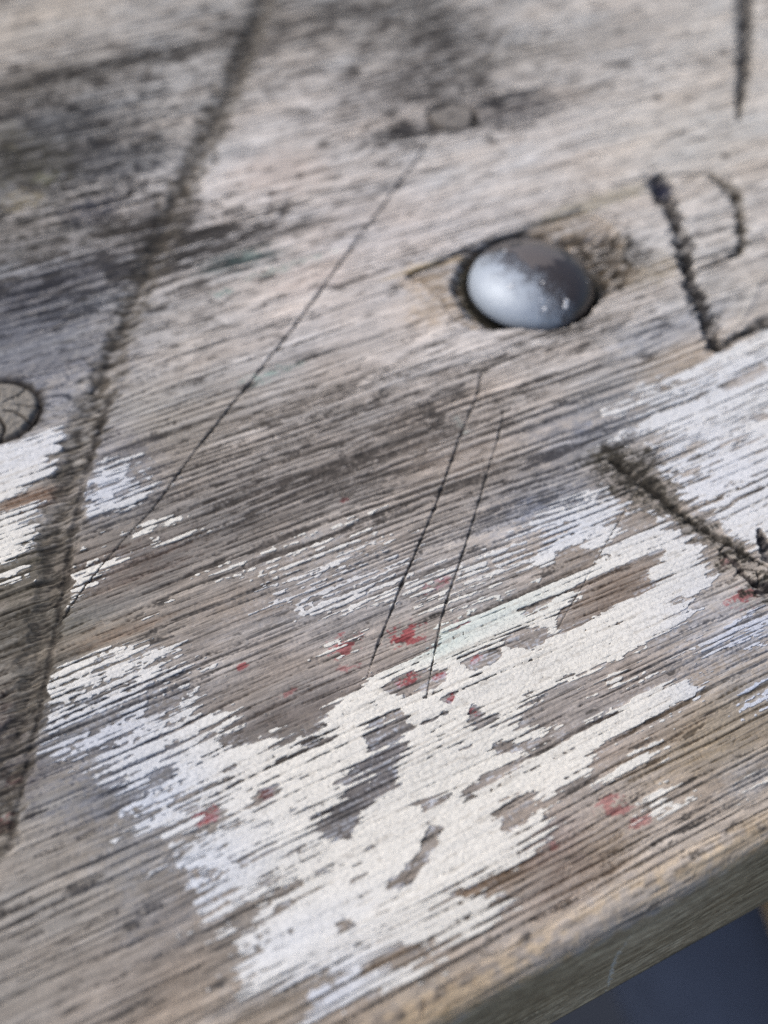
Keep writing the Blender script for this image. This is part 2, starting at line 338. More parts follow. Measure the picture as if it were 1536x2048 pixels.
# soft stains and painted pit shade: x, y, along, across, colour, strength, break-up by grain streaks, break-up by spots
STAINS_SHADE = [
    (60, 300, 190, 110, (70, 72, 76), .95, .5, .6), (190, 330, 90, 70, (74, 75, 80), .9, .4, .6), (30, 640, 150, 60, (84, 88, 98), .9, .6, .4), (130, 560, 170, 40, (86, 88, 98), .8, .9, .3),
    (60, 450, 120, 60, (80, 78, 74), .8, .4, .7), (20, 180, 170, 40, (92, 88, 82), .8, .5, .4), (330, 105, 240, 14, (92, 88, 84), .8, .4, .3), (190, 420, 50, 24, (72, 76, 92), .8, .3, .4),
    (60, 330, 60, 50, (112, 106, 84), .5, .3, 1.2), (45, 400, 26, 20, (182, 168, 136), .7, .3, 1.), (90, 355, 16, 12, (140, 142, 98), .5, .3, 1.), (10, 270, 26, 26, (150, 144, 122), .5, .3, 1.),
    (650, 20, 200, 40, (112, 110, 108), .45, .6, .3), (870, 45, 36, 50, (96, 94, 92), .7, .3, .9), (885, 90, 40, 34, (98, 96, 96), .6, .3, .9), (860, 160, 110, 40, (104, 102, 102), .8, .5, .4), (990, 90, 40, 30, (110, 106, 102), .6, .4, .6),
    (1010, 225, 90, 26, (84, 82, 84), 1.0, .5, .5), (820, 262, 70, 16, (84, 82, 82), 1.0, .5, .4), (1140, 90, 190, 30, (150, 146, 140), .7, .8, .2),
    (330, 440, 60, 60, (84, 80, 78), .8, .5, .4), (420, 480, 110, 36, (82, 80, 80), .75, 1.0, .2), (480, 520, 60, 22, (92, 106, 108), .8, .9, .2), (560, 345, 60, 40, (190, 170, 158), .5, .3, .5),
    (70, 725, 150, 80, (104, 108, 120), .85, .3, .5), (100, 800, 90, 60, (118, 122, 134), .8, .3, .6), (215, 900, 60, 60, (122, 124, 138), .7, .5, .6), (220, 960, 70, 60, (150, 156, 172), .8, .7, .6), (270, 940, 60, 50, (110, 110, 118), .6, .6, .5),
    (620, 560, 60, 20, (200, 180, 172), .4, .5, .4), (330, 880, 180, 70, (120, 112, 102), .4, .8, .3),
    (1160, 870, 90, 50, (120, 128, 146), .75, .8, .5), (1090, 990, 110, 46, (122, 130, 148), .7, .9, .4), (1060, 1030, 110, 30, (150, 160, 178), .55, .9, .4), (1330, 660, 100, 30, (146, 152, 164), .7, .8, .3), (1210, 770, 80, 30, (142, 146, 152), .5, .9, .3), (1240, 820, 90, 40, (150, 154, 160), .5, .9, .4),
    (700, 930, 340, 80, (120, 114, 110), .7, .6, .3), (920, 1000, 240, 60, (122, 116, 112), .6, .6, .3), (560, 1010, 220, 50, (120, 114, 110), .5, .6, .3), (870, 920, 46, 34, (190, 176, 164), .6, .3, .4), (960, 905, 50, 26, (186, 172, 160), .6, .4, .3),
    (250, 1130, 110, 40, (112, 92, 82), .5, .6, .3), (60, 1000, 60, 16, (140, 104, 80), .8, .4, .2), (130, 1290, 100, 16, (128, 104, 82), .5, .7, .2), (240, 1270, 90, 10, (140, 112, 90), .5, .7, .2),
    (40, 1180, 80, 120, (92, 88, 74), .75, .7, .5), (60, 1330, 60, 120, (80, 74, 66), .7, .7, .5), (15, 1480, 40, 90, (72, 58, 56), .8, .6, .5),
    (170, 1480, 170, 70, (106, 110, 122), .7, .8, .6), (260, 1560, 120, 50, (116, 122, 138), .7, .8, .6), (300, 1680, 120, 50, (140, 146, 158), .5, 1., .5), (340, 1800, 100, 60, (126, 130, 140), .5, 1., .5), (560, 1990, 140, 40, (146, 152, 162), .6, .9, .5),
    (560, 1480, 130, 50, (92, 86, 82), .7, .7, .3), (740, 1540, 90, 60, (96, 94, 98), .8, .6, .4), (680, 1640, 60, 40, (84, 82, 84), .8, .5, .4), (640, 1400, 150, 40, (128, 118, 116), .5, .6, .5), (500, 1420, 110, 40, (126, 116, 108), .6, .4, .3),
    (740, 1180, 200, 50, (150, 146, 146), .5, 1., .5), (620, 1180, 160, 40, (160, 160, 164), .4, 1.2, .5),
    (1240, 1190, 90, 36, (118, 98, 82), .7, .6, .3), (1150, 1120, 50, 26, (128, 116, 104), .6, .5, .3), (1460, 1250, 120, 60, (166, 172, 186), .7, 1., .5), (1500, 1380, 90, 40, (160, 168, 184), .6, 1., .5), (1500, 1550, 60, 30, (160, 164, 172), .6, 1., .4),
    (1430, 1450, 160, 50, (150, 130, 98), .6, .8, .3), (1280, 1470, 120, 40, (134, 118, 108), .5, .6, .3), (950, 1775, 130, 22, (118, 92, 68), .8, .6, .2), (1180, 1720, 90, 40, (140, 118, 92), .6, .7, .3), (820, 1905, 80, 16, (128, 106, 84), .8, .6, .2), (1100, 1690, 60, 40, (132, 116, 112), .6, .6, .4),
    (1130, 1770, 90, 30, (124, 106, 96), .5, .9, .3), (900, 2010, 120, 26, (178, 146, 104), .6, .5, .3), (1330, 1760, 240, 16, (196, 176, 148), .6, .4, .2), (1060, 1900, 200, 18, (190, 172, 152), .6, .4, .2),
    (860, 560, 40, 30, (184, 156, 122), .7, .4, .6), (870, 620, 40, 24, (176, 152, 122), .6, .5, .6), (870, 525, 70, 6, (196, 168, 116), .8, .2, .2), (1190, 405, 90, 14, (150, 138, 104), .6, .3, .2), (1290, 540, 60, 24, (150, 136, 110), .7, .5, .4),
    (1400, 700, 60, 30, (190, 170, 146), .5, .6, .3), (1350, 735, 60, 26, (176, 156, 130), .5, .7, .3), (540, 2030, 200, 30, (160, 136, 104), .5, .6, .3),
    (1450, 1120, 90, 60, (178, 166, 154), .7, .3, .3),
    (1262, 945, 50, 40, (62, 59, 53), .9, .6, 1.2), (1320, 1000, 40, 28, (70, 67, 60), .8, .6, 1.2), (1215, 915, 40, 22, (70, 66, 58), 1.0, .4, .9),
    (890, 190, 40, 26, (88, 86, 86), .6, .3, .7), (1240, 500, 34, 40, (52, 47, 40), 1.2, .4, .8), (1215, 545, 40, 26, (46, 42, 36), 1.2, .4, .7)]  # last two entries paint shade into the pits right of the bolt
RES = np.clip(COLR.mean(-1) - BASE, -75, 40)
for x0, y0, rx, ry, c, k, bs, bp_ in STAINS_SHADE:
    s, g = blob(x0, y0, rx * 1.25, ry * 1.25)
    tex = (0.55 + 0.6 * bs) * streak[s] + (0.3 + 0.9 * bp_) * (0.75 * n6[s] + 0.55 * n5[s])
    mk = (sstep(0.2, 0.8, g + 0.34 * tex * np.sqrt(g) - 0.05) if y0 < 700 else sstep(0.05, 1.0, g + 0.26 * tex * np.sqrt(g) - 0.05)) * np.clip(g * 3, 0, 1)
    cl = np.array(c, np.float32); cl = cl.mean() + 0.75 * (cl - cl.mean())
    mk = np.clip(mk * (0.72 + 0.28 * sstep(-1.2, 1.0, streak[s])) * k * 0.9, 0, 1)[..., None]
    COLR[s] += mk * (cl + 0.62 * RES[s][..., None] - COLR[s])
# thin residue of coloured paint in the pores: red, green, mint, blue
RESID = [(690, 1290, 40, 26, 'r', .8), (810, 1270, 50, 24, 'r', 1.), (930, 1250, 44, 14, 'r', 1.), (820, 1357, 44, 14, 'r', 1.), (878, 1352, 18, 8, 'r', 1.), (905, 1395, 24, 12, 'r', 1.),
    (948, 1425, 12, 12, 'r', 1.), (410, 1632, 36, 22, 'r', 1.), (528, 1590, 26, 14, 'd', 1.), (486, 1331, 14, 8, 'r', .9), (575, 1385, 24, 8, 'r', .5), (870, 1170, 34, 12, 'r', .7), (1225, 1612, 48, 24, 'r', .55), (1280, 1640, 40, 14, 'r', .5), (1490, 1195, 40, 20, 'r', .8),
    (1455, 1120, 22, 12, 'r', .5), (12, 1640, 30, 18, 'r', .9), (20, 1560, 26, 24, 'd', .8), (950, 1318, 20, 10, 'r', .8), (690, 1000, 12, 6, 'r', .5), (1110, 1690, 20, 10, 'r', .4), (1130, 1170, 8, 8, 'o', .6), (700, 1330, 30, 10, 'r', .5),
    (440, 586, 26, 8, 'g', .9), (490, 515, 34, 14, 'g', .55), (610, 520, 60, 8, 'g', .45), (520, 755, 50, 14, 'g', .55), (545, 545, 50, 10, 'g', .4), (560, 735, 60, 10, 'g', .4),
    (900, 1265, 70, 20, 'm', .8), (1000, 1225, 90, 20, 'm', .7), (870, 1300, 40, 12, 'm', .8), (925, 850, 20, 30, 'm', .35), (1060, 1020, 50, 14, 'b', .6), (1170, 860, 40, 14, 'b', .5), (1050, 1000, 30, 8, 'b', .8), (1230, 825, 24, 8, 'b', .6)]
RC = {'r': (146, 60, 64), 'd': (80, 42, 42), 'g': (78, 128, 118), 'm': (186, 206, 200), 'b': (100, 112, 138), 'o': (190, 110, 70)}
for x0, y0, rx, ry, c, k in RESID:
    s, g = blob(x0, y0, rx * (0.5 if c == 'm' else 0.85), ry * (0.6 if c == 'm' else 0.85))
    mk = sstep(0.5, 0.8, g + (-0.2 * lines[s] + 0.34 * n6[s] + 0.22 * n5[s]) * np.sqrt(g)) * np.clip(g * 3, 0, 1)
    mix(s, mk, RC[c], k * (0.4 if c in 'gb' else 0.72))

# ---- carved grooves, scratches, splits -------------------------------------
def carve(pts, depth, dirt, colour=(48, 44, 40), jitter=0.25, rough=0.0, soft=1.0, shoulder=0.0, conv=None, paintcut=1.0):
    sl, d, side, al = stroke(pts, jitter, 1.9, conv)
    prof = np.clip(1 - d, 0, 1) ** 0.75
    if rough: prof = prof * np.clip(1 + rough * (0.25 * n3[sl] + 0.35 * n6[sl]), 0.3, 1.5)
    CUT[sl] += depth * prof
    if shoulder: CUT[sl] -= shoulder * np.exp(-((d - 1.25) / 0.3) ** 2) * (0.6 + 0.4 * n3[sl])
    m = (1 - sstep(0.55, 1.05, d + 0.1 * lines[sl]))
    m = m * np.clip(0.8 + 0.22 * n6[sl] + 0.25 * nbl[sl] + 0.22 * lines[sl], 0.2, 1)
    mix(sl, m, colour, dirt)
    if paintcut: NOPAINT[sl] = np.maximum(NOPAINT[sl], paintcut * (1 - sstep(0.8, 1.15, d)))
    return sl, d, side, al
NOPAINT = np.zeros(X.shape, np.float32)
# long gouge running down the left side
G1 = [(545, -40, 40), (520, 30, 40), (490, 100, 42), (440, 220, 54), (385, 340, 52), (345, 420, 58), (310, 510, 60), (275, 590, 58), (235, 690, 60), (200, 780, 66), (168, 860, 72), (140, 960, 66), (118, 1060, 66), (100, 1170, 66), (80, 1280, 68), (56, 1390, 70), (32, 1490, 74), (8, 1590, 78), (-14, 1690, 80)]
sl, d, side, al = carve(G1, 0.6, 0.6, (78, 74, 67), 0.35, 0.25)
m = (1 - sstep(0.1, 1.15, d)) * sstep(-0.5, 0.7, 0.5 * n3[sl] + 0.6 * n4[sl] + 0.7 * n6[sl] + 0.4 * nbl[sl]); mix(sl, m, (44, 41, 38), 0.8)
m = (1 - sstep(0.3, 1.0, d)) * sstep(0.5, 1.3, 0.9 * n4[sl] - 0.5 * n2[sl] + 0.4 * n6[sl]); mix(sl, m, (140, 132, 120), 0.6)
carve([(p[0] + 0.40 * p[2], p[1] + 6, 16) for p in G1[9:]], 0.3, 0.6, (50, 46, 42), 0.6, 0.4)
carve([(p[0] - 0.12 * p[2], p[1], 24) for p in G1[0:10]], 0.2, 0.5, (58, 54, 49), 0.8, 0.5)
carve([(520, 20, 30), (500, 90, 34), (455, 200, 34)], 0.3, 0.5, (70, 66, 60), 0.4, 0.5)
# upright gouge, top right
carve([(1490, -30, 30), (1491, 60, 30), (1489, 120, 28), (1483, 190, 20), (1477, 240, 8)], 1.1, 0.9, (58, 56, 54), 0.2, 0.4)
carve([(1497, -30, 11), (1495, 90, 11), (1484, 180, 7), (1478, 225, 4)], 0.8, 0.8, (44, 42, 42), 0.3, 0.3)
# carved letter
carve([(1318, 362, 34), (1336, 405, 30), (1352, 450, 30), (1368, 490, 34), (1368, 530, 22)], 1.3, 1.15, (42, 40, 40), 0.45, 0.5, shoulder=0.04)
carve([(1376, 510, 14), (1380, 560, 26), (1398, 600, 34), (1415, 640, 34), (1432, 690, 28)], 1.3, 1.15, (44, 43, 44), 0.5, 0.5, shoulder=0.04)
carve([(1318, 364, 40), (1326, 376, 38)], 0.9, 0.95, (34, 38, 58), 0.15)
carve([(1225, 371, 8), (1280, 358, 8), (1330, 349, 8), (1420, 346, 11), (1445, 362, 26), (1470, 388, 26), (1480, 420, 20), (1484, 470, 20), (1482, 500, 18), (1468, 512, 14)], 0.8, 1.0, (56, 52, 46), 0.45, 0.4)
carve([(1536, 476, 9), (1460, 498, 9), (1390, 524, 7)], 0.6, 0.85, (46, 42, 38), 0.3)
carve([(1482, 505, 14), (1440, 522, 12), (1385, 545, 10)], 0.6, 0.85, (46, 42, 38), 0.35)
carve([(1432, 694, 16), (1470, 676, 16), (1500, 660, 20), (1545, 636, 30)], 0.8, 0.9, (42, 40, 38), 0.3, 0.4)
# ragged gouge, right
sl, d, _, _ = carve([(1195, 905, 36), (1225, 920, 44), (1262, 945, 78), (1300, 975, 70), (1340, 1010, 48), (1380, 1040, 46), (1430, 1075, 54), (1470, 1110, 60), (1510, 1150, 66), (1560, 1200, 70)], 0.1, 0.45, (116, 111, 100), 0.6, paintcut=0.8)
m = (1 - sstep(0.35, 1.35, d)) * sstep(0.1, 0.7, 0.7 * nbl[sl] + 0.6 * n6[sl] + 0.4 * n5[sl]); mix(sl, m, (48, 45, 39), 0.88)
carve([(1240, 925, 44), (1275, 950, 50), (1310, 985, 34), (1345, 1012, 20), (1385, 1040, 16), (1420, 1065, 16), (1455, 1082, 14), (1490, 1105, 14)], 0.15, 0.9, (48, 45, 40), 0.9)
carve([(1215, 915, 10), (1262, 945, 14), (1300, 975, 14), (1345, 1012, 13), (1385, 1042, 13), (1420, 1064, 12), (1455, 1084, 12), (1495, 1106, 10), (1540, 1135, 8)], 0.7, 1.1, (36, 34, 31), 0.5)
carve([(1450, 1105, 10), (1475, 1125, 12), (1490, 1150, 12), (1536, 1180, 34)], 0.6, 0.9, (40, 36, 38), 0.5, 0.5)
carve([(1520, 1060, 12), (1530, 1085, 26), (1545, 1110, 40)], 1.0, 0.95, (22, 22, 28), 0.2)
carve([(1488, 1150, 10), (1500, 1163, 10), (1540, 1172, 26)], 0.8, 0.95, (26, 23, 26), 0.3)
for q in ([(1440, 1100, 7), (1450, 1088, 7), (1478, 1092, 7), (1482, 1110, 6)], [(1470, 1150, 8), (1486, 1134, 7), (1515, 1140, 8), (1520, 1165, 7)], [(1500, 1120, 8), (1520, 1110, 8), (1540, 1125, 8)]):
    carve(q, 0.4, 0.8, (50, 46, 46), 0.3)
# scratches
carve([(852, 296, 7), (800, 362, 6), (720, 470, 7), (620, 612, 9), (550, 700, 8), (480, 790, 8), (400, 890, 8), (345, 965, 7), (300, 1022, 6), (262, 1060, 5), (215, 1115, 4), (160, 1185, 4), (118, 1245, 5)], 0.5, 1.1, (44, 42, 41), 0.35)
carve([(1010, 60, 16), (985, 90, 12), (960, 130, 8)], 0.3, 0.6, (90, 86, 82), 0.4, paintcut=0)
carve([(962, 745, 7), (955, 790, 9), (925, 860, 9), (900, 930, 9), (868, 1020, 9), (838, 1090, 9), (805, 1165, 9), (775, 1240, 9), (748, 1310, 7), (735, 1350, 4)], 0.4, 0.9, (48, 47, 47), 0.5)
carve([(1007, 820, 5), (998, 870, 7), (975, 945, 6), (950, 1030, 8), (925, 1110, 8), (900, 1180, 8), (882, 1240, 7), (868, 1310, 5), (852, 1400, 4)], 0.35, 0.85, (52, 52, 52), 0.55)
carve([(1385, 770, 3), (1340, 850, 3), (1300, 930, 4), (1250, 1020, 5), (1205, 1100, 5), (1160, 1180, 4), (1110, 1265, 3)], 0.3, 0.35, (120, 118, 114), 0.3, paintcut=0.2)
carve([(1110, 1265, 2.5), (1040, 1390, 2.5), (970, 1490, 2.5), (900, 1592, 3), (868, 1640, 4), (815, 1755, 4), (760, 1865, 2.5)], 0.25, 0.2, (120, 118, 112), 0.3, paintcut=0.0)
carve([(742, 273, 5), (800, 266, 22), (850, 252, 50), (905, 236, 84), (960, 220, 60), (1030, 200, 40), (1090, 176, 6)], 0.2, 0.55, (88, 86, 86), 0.3)
# pencil-like hook mark and dark split under the knot
carve([(578, 396, 12), (570, 420, 13), (562, 442, 13), (545, 447, 14), (536, 432, 13), (546, 405, 12)], 0.2, 0.75, (96, 92, 90), 0.1)
carve([(748, 271, 5), (800, 266, 10), (860, 262, 14), (885, 262, 8)], 0.9, 0.9, (46, 43, 42), 0.35)
carve([(948, 208, 10), (990, 203, 12), (1030, 193, 11), (1080, 176, 6)], 0.9, 0.9, (52, 52, 54), 0.35)
carve([(0, 182, 22), (70, 168, 16), (200, 138, 8), (300, 108, 10), (420, 80, 8)], 0.7, 0.7, (84, 80, 74), 0.4, 0.4)
# splits along the grain
for q in ([(640, 626, 5), (720, 600, 6), (800, 572, 4)], [(560, 742, 4), (640, 706, 8), (770, 668, 4)], [(700, 455, 6), (770, 438, 10), (860, 415, 4)],
          [(900, 672, 4), (950, 655, 10), (1000, 645, 4)], [(1060, 385, 3), (1140, 366, 4), (1230, 345, 3)], [(760, 780, 4), (900, 735, 5), (1060, 684, 4)],
          [(1175, 605, 8), (1240, 570, 12), (1300, 544, 5)], [(815, 549, 6), (880, 518, 8), (950, 486, 9), (1010, 458, 6), (1120, 430, 4)],
          [(840, 1965, 5), (905, 1925, 7), (960, 1895, 3)], [(848, 1995, 4), (880, 1975, 7), (930, 1950, 3)], [(60, 790, 3), (110, 775, 3), (150, 772, 3)]):
    carve(q, 0.5, 0.85, (44, 40, 37), 0.3)
carve([(847, 1998, 8), (850, 2018, 10), (845, 2036, 5)], 0.4, 0.7, (112, 86, 58), 0.3)
# front face: long split below the rim, pale scratch
def face_conv(px, py):
    q = PF(px, py); return np.array([q[0], REDGE - REDGE * np.pi / 2 - (-REDGE - min(q[1], -REDGE))])
face = Y < REDGE - REDGE * np.pi / 2 * 0.62
fm = sstep(REDGE - REDGE * 0.75, REDGE - REDGE * 1.45, Y + 0.5 * n6 + 0.4 * n2 + 0.4 * nbig)
fcol = np.stack([194 + 10 * n1 + 10 * n6 + 7 * n4 + 8 * nbig, 172 + 10 * n1 + 10 * n6 + 7 * n4 + 8 * nbig, 137 + 9 * n1 + 9 * n6 + 6 * n4 + 8 * nbig], -1)
COLR += fm[..., None] * 0.92 * (fcol - COLR)
rim = np.exp(-((Y - REDGE * 0.55) / 1.9) ** 2); mix(full, rim * sstep(-1.2, 0.4, n1 + n6), (208, 186, 154), 0.6)
sl, d, _, _ = carve([(960, 1999, 6), (1000, 1980, 10), (1060, 1946, 4)], 1.2, 0.95, (26, 25, 23), 0.25, conv=face_conv)
sl, d, _, _ = stroke([(1268, 1862, 10), (1236, 1905, 12), (1222, 1950, 14), (1212, 1990, 10)], 0.3, 1.9, face_conv)
mix(sl, 1 - sstep(0.3, 1.2, d + 0.3 * n6[sl]), (238, 232, 218), 0.75); CUT[sl] += 0.12 * (1 - sstep(0.3, 1.0, d))

# ---- torn recess round the bolt --------------------------------------------
BOLT = P(1064, 564); BR = 10.0
rec = np.zeros((RNY, RNX), np.float32); deep = rec.copy()
fill([(806, 551), (880, 517), (936, 492), (1015, 466), (1112, 432), (1165, 412), (1215, 440), (1252, 482), (1240, 515), (1296, 541), (1240, 572), (1188, 606), (1120, 638), (1040, 655), (950, 660), (905, 640), (880, 600), (850, 570)], rec, 1.0)
fill([(900, 565), (930, 503), (1000, 470), (1060, 458), (1140, 470), (1205, 462), (1250, 476), (1246, 500), (1212, 520), (1270, 548), (1190, 605), (1100, 645), (1000, 656), (935, 625)], deep, 1.0)
rec_s = sample(blur(rec, 1, 1, 2), X, Y); deep_s = sample(blur(deep, 3, 2, 2), X, Y)
tear = 0.25 * n3 + 0.6 * n2 + 0.12 * n6
rb = sstep(0.3, 0.7, rec_s + 0.06 * tear)
db = sstep(0.15, 0.95, deep_s + 0.10 * tear) * rb
RECESS = rb * (0.75 + 0.1 * tear) + 1.7 * db * np.clip(1 + 0.06 * n6 + 0.05 * n3, 0.6, 1.4)
dxb, dyb = X - BOLT[0], Y - BOLT[1]; rbolt = np.sqrt(dxb ** 2 + dyb ** 2)
bore = 1 - sstep(BR + 0.25, BR + 1.15, rbolt + 0.1 * n6 + 0.06 * n3)
RECESS = np.maximum(RECESS, 2.8 * bore)
mix(full, rb * sstep(-1.0, 0.9, streak + 0.4 * n6), (112, 101, 88), 0.75)
mix(full, sstep(0.25, 0.9, db) * sstep(-1.0, 0.5, streak + 0.7 * n6), (52, 47, 41), 0.85)
mix(full, rb * sstep(0.8, 1.7, n3 - 0.4 * n6 + 0.5 * n4), (166, 148, 124), 0.6)
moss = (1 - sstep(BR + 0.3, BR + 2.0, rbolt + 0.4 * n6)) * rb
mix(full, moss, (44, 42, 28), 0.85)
mix(full, bore, (20, 19, 16), 0.9)
NOPAINT = np.maximum(NOPAINT, rb)

# ---- rings round the knots --------------------------------------------------
for kx, ky, kr, _ in KNOTS:
    c = P(kx, ky); r = kr * pxmm(kx, ky)
    rr = np.sqrt((X - c[0]) ** 2 + (Y - c[1]) ** 2)
    CUT += 1.4 * (1 - sstep(r * 0.9, r * 1.16, rr + 0.12 * n6))
    mix(full, (1 - sstep(r * 1.0, r * 1.22, rr + 0.16 * n6 + 0.1 * n3)), (36, 33, 31), 0.9)
    NOPAINT = np.maximum(NOPAINT, 1 - sstep(r * 1.05, r * 1.15, rr))

